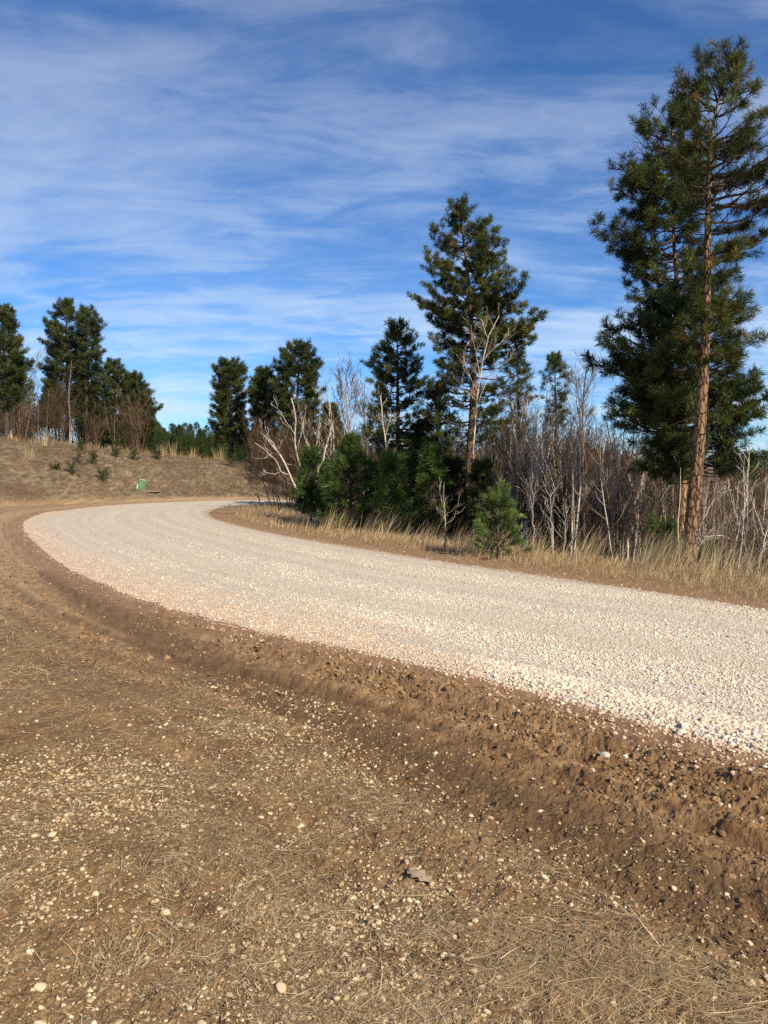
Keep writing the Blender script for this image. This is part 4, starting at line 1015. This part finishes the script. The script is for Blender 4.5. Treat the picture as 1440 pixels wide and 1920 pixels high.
clay = (((SW > -.55) & ~wind & (rg.random(len(x)) < .75)) | (wind & (rg.random(len(x)) < .18)) | (S > .02) | (SI > .0))[keep]
x, y, r, S, wind = x[keep], y[keep], r[keep], S[keep], wind[keep]; n = len(x)
sz = np.clip(np.exp(rg.normal(math.log(.0052), .42, n)), .0025, .020) * np.where(wind, 1.3, 1)
z = height(x, y)
C = np.stack([x, y, z + sz * .25], -1); rn = np.clip(rg.beta(2.4, 2, n), 0, 1)
a = Acc(); rocks(a, rg, C[clay], sz[clay], I0, .55, .8, rnd=rn[clay])
tag(a.build('clay_stained_stone', M_CLAYG), 'reddish clay stained gravel along the outer edge of the road', 'gravel', None, 'stuff')
a = Acc(); rocks(a, rg, C[~clay], sz[~clay], I0, .55, .8, rnd=rn[~clay])
tag(a.build('crushed_stone', M_GRAV), 'loose crushed limestone lying on the road', 'gravel', None, 'stuff'); print('gravel', n)
# soil clods
x, y, r = polar(rg, 210000, 2.6, 18)
gwc = fbm(x * .35, y * .35, 3, 2) - .5
S = sd_out(x, y); TK = dist_pl(x, y, TRK); m3 = fbm(x * 3, y * 3, 2, 3)
keep = (S > .12) & (S < 1.7) & (rg.random(len(x)) < np.clip((m3 - .35) * 3, .05, 1) * ss(.12, .45, S) * (.25 + .5 * ss(-3, .5, x)) * (.35 + .65 * (np.abs(((S - .2 * gwc) * 2) % 1 - .45) < .28))) & ((TK > .3) | (rg.random(len(x)) < .15))
x, y, r = x[keep], y[keep], r[keep]; n = len(x)
sz = np.clip(np.exp(rg.normal(math.log(.0078), .5, n)), .003, .024) * np.clip(r / 5, .8, 1.6)
C = np.stack([x, y, height(x, y) + sz * .12], -1); big = sz > .012
a = Acc(); rocks(a, rg, C[big], sz[big], I1, .7, .75); rocks(a, rg, C[~big], sz[~big], I0, .6, .75)
tag(a.build('soil_clods', M_CLOD), 'crumbled brown soil clods in the churned strip beside the road', 'soil clods', None, 'stuff'); print('clods', n)

# short grass inside the bend, tall grass behind it
def inner(rng, n, lo, hi, r0=8, r1=37):
    x, y, r = polar(rng, n, r0, r1, -20, 48); si = sd_inn(x, y); k = (si > lo) & (si < hi); return x[k], y[k], r[k], si[k]
x, y, r, si = inner(rg, 260000, .25, 4.5)
k = rg.random(len(x)) < ss(.45, 1.25, si + .5 * (fbm(x * 3, y * 3, 1, 3) - .5)) * (1 - .75 * ss(2.2, 3.6, si) * (x > -2)); x, y, r, si = x[k], y[k], r[k], si[k]; n = len(x)
ln = rg.uniform(.05, .20, n) * np.where(x < -1.5, 1.35, 1)
a = Acc(); blades(a, rg, np.stack([x, y, height(x, y)], -1), rg.normal(.0, .9, n), rg.uniform(.15, 1.2, n), ln, rg.uniform(.003, .006, n) * np.clip(r / 12, .9, 1.9), rg.uniform(0, .7, n), rg.beta(2, 2, n), 2)
tag(a.build('short_grass', M_STRAW), 'short dry grass on the inner shoulder of the bend', 'dry grass', None, 'stuff'); print('short', n)
x, y, r, si = inner(rg, 300000, .9, 3.0, 8, 26)
cl_ = fbm(x * 2.2, y * 2.2, 5, 3, .6)
k = (rg.random(len(x)) < np.clip((cl_ - .47) * 5, 0, 1) * ss(.9, 1.4, si) * ss(3.0, 2.0, si)) & (x > -2.8); x, y, r, si, cl_ = x[k], y[k], r[k], si[k], cl_[k]; n = len(x)
kk = rg.random(n) < .26; x, y, r, si, cl_ = x[kk], y[kk], r[kk], si[kk], cl_[kk]; n = len(x)
a = Acc(); blades(a, rg, np.stack([x, y, height(x, y) - .01], -1), rg.normal(.1, .45, n), rg.uniform(.12, .62, n), rg.uniform(.25, .66, n) * (.5 + .75 * ss(.45, .65, cl_)), rg.uniform(.0035, .0075, n) * np.clip(r / 12, .9, 1.6), rg.uniform(.1, .8, n), rg.beta(2, 2, n), 4)
tag(a.build('tall_grass', M_TALL), 'tall tan grass leaning right along the edge of the thicket', 'tall grass', None, 'stuff'); print('tall', n)
# bank thatch
n0 = 260000; x = rg.uniform(-34, 2, n0); y = rg.uniform(26, 56, n0); tb = dist_pl(x, y, TOE); k = inside(x, y, TOEP) & (tb > .4) & (tb < 12)
k &= rg.random(n0) < np.clip((fbm(x * .9, y * .9, 3, 4, .6) - .28) * 3, .15, 1); x, y, tb = x[k], y[k], tb[k]; k = rg.random(len(x)) < np.clip((fbm(x * 2.6, y * 1.3, 2, 3) - .38) * 6, .08, 1); x, y, tb = x[k], y[k], tb[k]; n = len(x)
crest = ss(6, 8.5, tb) * (rg.random(n) < .15)
a = Acc(); blades(a, rg, np.stack([x, y, height(x, y, False)], -1), rg.normal(-.5, .7, n), np.where(crest > .5, rg.uniform(0, .5, n), rg.uniform(.5, 1.4, n)), rg.uniform(.10, .30, n) * (1 + .6 * crest), rg.uniform(.007, .014, n), rg.uniform(0, .5, n), np.clip(rg.beta(2, 2.6, n), 0, 1), 2)
tag(a.build('bank_grass', M_STRAW), 'dry brown grass covering the cut bank', 'dry grass', None, 'stuff'); print('bank', n)
# larger tussocks: each a thing of its own
def tussock(px, py, y, h_, w_, nb_, label, group, seed):
    rng = np.random.default_rng(seed); bx = (px - 720) / 1445 * y; e = np.array([bx, y, hz(bx, y)])
    a = Acc(); B = np.stack([rng.normal(0, w_ * .3, nb_), rng.normal(0, w_ * .3, nb_), np.zeros(nb_)], -1)
    blades(a, rng, B, np.arctan2(B[:, 1], B[:, 0]) + rng.normal(0, .6, nb_), rng.uniform(0, .35, nb_), h_ * rng.uniform(.55, 1.05, nb_), rng.uniform(.5, 1, nb_) * (.004 + y * .00022), rng.uniform(.0, .6, nb_), rng.beta(2.4, 2, nb_), 3)
    o = a.build('grass_tussock', M_TALL); o.location = tuple(e); tag(o, label, 'grass tussock', group)
for i, (px, py, h_, w_, lb) in enumerate([(57, 938, .95, .5, 'tall pale tussock low on the left bank, nearest the left edge of the photo'), (85, 838, 1.1, .8, 'tan tussock on the bank crest below the tallest left pine'),
        (306, 852, 1.0, .5, 'tan tussock on the bank crest right of the open pine'), (325, 854, 1.2, .5, 'tall tussock on the bank crest between the open pine and the column shaped pine'),
        (362, 858, .9, .6, 'low tussock on the crest left of the column shaped pine'), (412, 862, 1.1, .5, 'tussock at the foot of the column shaped pine'),
        (470, 868, 1.3, .4, 'upright tussock on the crest right of the column shaped pine'), (238, 895, .6, .8, 'pale tussock on the bank just above the green pedestal')]):
    tussock(px, py, bank_y(px, py), h_, w_, 46, lb, 'tussocks on the bank', 500 + i)
for i, (px, y, h_, lb) in enumerate([(870, 14.2, .62, 'tall tan tussock left of the small pale young pine'), (905, 13.9, .66, 'yellowish tussock touching the left side of the small pale young pine'),
        (1000, 13.6, .5, 'low tussock right of the small pale young pine'), (1105, 13.0, .72, 'wide leaning tussock below the tall leafless brown tree'), (1235, 12.0, .75, 'dense tall tussock left of the red barked trunk'),
        (1262, 11.6, .7, 'tan tussock touching the left side of the red barked trunk'), (1330, 11.4, .62, 'leaning tussock just right of the red barked trunk'), (1385, 11.1, .62, 'tussock at the grass edge nearest the right edge of the photo')]):
    rng = np.random.default_rng(540 + i); bx = (px - 720) / 1445 * y; nb_ = 130; a = Acc()
    B = np.stack([rng.normal(0, .16, nb_), rng.normal(0, .10, nb_), np.zeros(nb_)], -1)
    blades(a, rng, B, rng.normal(.0, .5, nb_), rng.uniform(.1, .65, nb_), h_ * rng.uniform(.55, 1.1, nb_), rng.uniform(.004, .007, nb_), rng.uniform(.1, .6, nb_), rng.beta(2.2, 2, nb_), 4)
    o = a.build('grass_tussock', M_TALL); o.location = (bx, y, hz(bx, y) - .02); tag(o, lb, 'grass tussock', 'tussocks along the thicket edge')

# ------------------------------------------------------------------ pedestal, slab, leaf, stones
def plain(name, col, rough=.6, nz=None):
    m, t, b = new_mat(name); P = N(t, 'ShaderNodeTexCoord').outputs['Object']
    c = MIX(t, RAMP(t, NOISE(t, P, nz or 9, 5, .6), [(.35, 0), (.75, .5)]), col, tuple(v * .72 for v in col))
    L(t, c, b.inputs['Base Color']); b.inputs['Roughness'].default_value = rough; b.inputs['Specular IOR Level'].default_value = .4; return m
M_PGREEN = plain('pedestal_green', (.13, .25, .13), .6); M_PLIGHT = plain('pedestal_faded_green', (.27, .40, .22), .6)
M_PPALE = plain('pedestal_pale_cover', (.50, .66, .50), .5); M_CONC = plain('concrete', (.22, .175, .125), .9, 20)
def box(name, lo, hi, mat, parent, bev=.01, taper=1.0):
    import bmesh
    bm = bmesh.new(); bmesh.ops.create_cube(bm, size=1)
    for v in bm.verts:
        f = taper if v.co.z > 0 else 1.0
        cx_, cy_ = (lo[0] + hi[0]) / 2, (lo[1] + hi[1]) / 2
        v.co = (cx_ + v.co.x * (hi[0] - lo[0]) * f, cy_ + v.co.y * (hi[1] - lo[1]) * f, lo[2] + (v.co.z + .5) * (hi[2] - lo[2]))
    bmesh.ops.bevel(bm, geom=list(bm.edges), offset=bev, segments=2, affect='EDGES')
    me = bpy.data.meshes.new(name); bm.to_mesh(me); bm.free(); me.materials.append(mat)
    o = bpy.data.objects.new(name, me); COL.objects.link(o); o.parent = parent; return o
py_ = bank_y(264, 919); px_ = (264 - 720) / 1445 * py_
ped = empty('utility_pedestal', (px_, py_, hz(px_, py_) - .05), 'small green utility pedestal leaning right low on the cut bank', 'utility box')
ped.scale = (.86, .86, .92); ped.rotation_euler = (R(-4), R(9), R(-12)); k_ = py_ / 1445.0
box('body', (-.13, -.13, 0), (.17, .13, 21 * k_), M_PGREEN, ped, .012, .96)
box('lid', (-.14, -.14, 21 * k_ + .002), (.18, .14, 24 * k_), M_PLIGHT, ped, .012, .9)
box('door_trim', (.0, -.142, .08), (.035, -.134, 20 * k_), M_PLIGHT, ped, .002)
box('door', (-.12, -.138, .06), (-.01, -.132, 19.5 * k_), M_PGREEN, ped, .002)
box('side_cabinet', (-.26, -.10, 0), (-.142, .06, 12.5 * k_), M_PPALE, ped, .01, .95)
sx = (283 - 720) / 1445 * (py_ + .1); sy = bank_y(283, 922)
sx = (283 - 720) / 1445 * sy
slab = box('concrete_slab', (-.36, -.25, 0), (.42, .22, .07), M_CONC, None, .01); slab.location = (sx, sy, hz(sx, sy) - .02)
tag(slab, 'flat weathered concrete slab set in the bank right of the green pedestal', 'concrete slab')
# dead leaf
M_LEAF = mat_rnd('dead_leaf_tan', [(0, (.42, .30, .18)), (1, (.56, .42, .27))], .7, noise=(60, .7, 1.05), transl=.2)
def leaf(px, py, ln, wd, rz, label, seed):
    rng = np.random.default_rng(seed); gx, gy = gp(px, py); n = 15; t = np.linspace(0, 1, n)
    w = wd * np.sin(np.pi * t ** .8) ** .8 * (1 + .32 * np.sin(t * 21)) * .5 + .0015
    V = []
    for j, u in enumerate((-1, -.5, 0, .5, 1)):
        zc = .006 * (u * u) + .005 * np.sin(t * 5 + u) + .003 * rng.random(n) + .004
        V.append(np.stack([t * ln - ln / 2, u * w * (1 + .1 * rng.random(n)), zc], -1))
    V = np.array(V); idx = np.arange(5 * n).reshape(5, n)
    Fc = np.stack([idx[:-1, :-1], idx[:-1, 1:], idx[1:, 1:], idx[1:, :-1]], -1).reshape(-1, 4)
    o = mesh_obj('dead_leaf', V.reshape(-1, 3), Fc, M_LEAF, None, {'rnd': rng.random(5 * n)}, True)
    o.location = (gx, gy, float(height(np.array([gx]), np.array([gy]))[0]) + .01); o.rotation_euler = (.02, .03, rz)
    sm = o.modifiers.new('thickness', 'SOLIDIFY'); sm.thickness = .0008
    tag(o, label, 'leaf')
leaf(790, 1656, .135, .06, -.75, 'curled tan dead leaf lying alone on the straw in the middle foreground', 1)
def stone(px, py, s, col, label, seed, flat=.7):
    rng = np.random.default_rng(seed); gx, gy = gp(px, py)
    v, f = I2; w = v * (1 + .12 * rng.random((len(v), 1))); 
    for q in norm(rng.normal(size=(7, 3))):
        pr = w @ q; w = w - np.maximum(pr - .78, 0)[:, None] * q * .9
    w = w * np.array([1.25, .95, flat])
    m = plain('stone_' + str(seed), col, .9, 60)
    o = mesh_obj('stone', w * s, f, m, None, None, True)
    o.location = (gx, gy, float(height(np.array([gx]), np.array([gy]))[0]) + s * .3); o.rotation_euler = (rng.normal(0, .2), rng.normal(0, .2), rng.random() * 6)
    tag(o, label, 'stone')
TN = (.62, .47, .29)
for i, a_ in enumerate([(526, 1855, .019, (.66, .42, .26), 'smooth pinkish orange stone at the bottom edge, left of the middle'), (623, 1742, .014, (.72, .60, .42), 'pale stone standing on edge with a dark shadow, in the lower middle'),
      (904, 1869, .012, TN, 'round pale stone near the bottom, right of the middle'), (831, 1804, .011, TN, 'angular pale stone alone on brown soil right of the bottom middle'),
      (1133, 1436, .024, (.50, .42, .32), 'pale stone lying on the churned brown soil'), (1277, 1389, .030, (.74, .60, .42), 'rounded cream stone at the edge of the white gravel'),
      (98, 1566, .018, TN, 'flat cream stone at the left among straw'), (344, 1560, .015, TN, 'cream stone in the gravelly patch left of the middle'),
      (311, 1712, .016, TN, 'cream cobble in the lower left pebble patch'), (73, 1912, .016, TN, 'rounded yellow stone in the bottom left corner'), (75, 1873 - 20, .017, TN, 'pale blocky stone near the bottom left corner')]):
    stone(*a_, 600 + i) if len(a_) == 5 else None
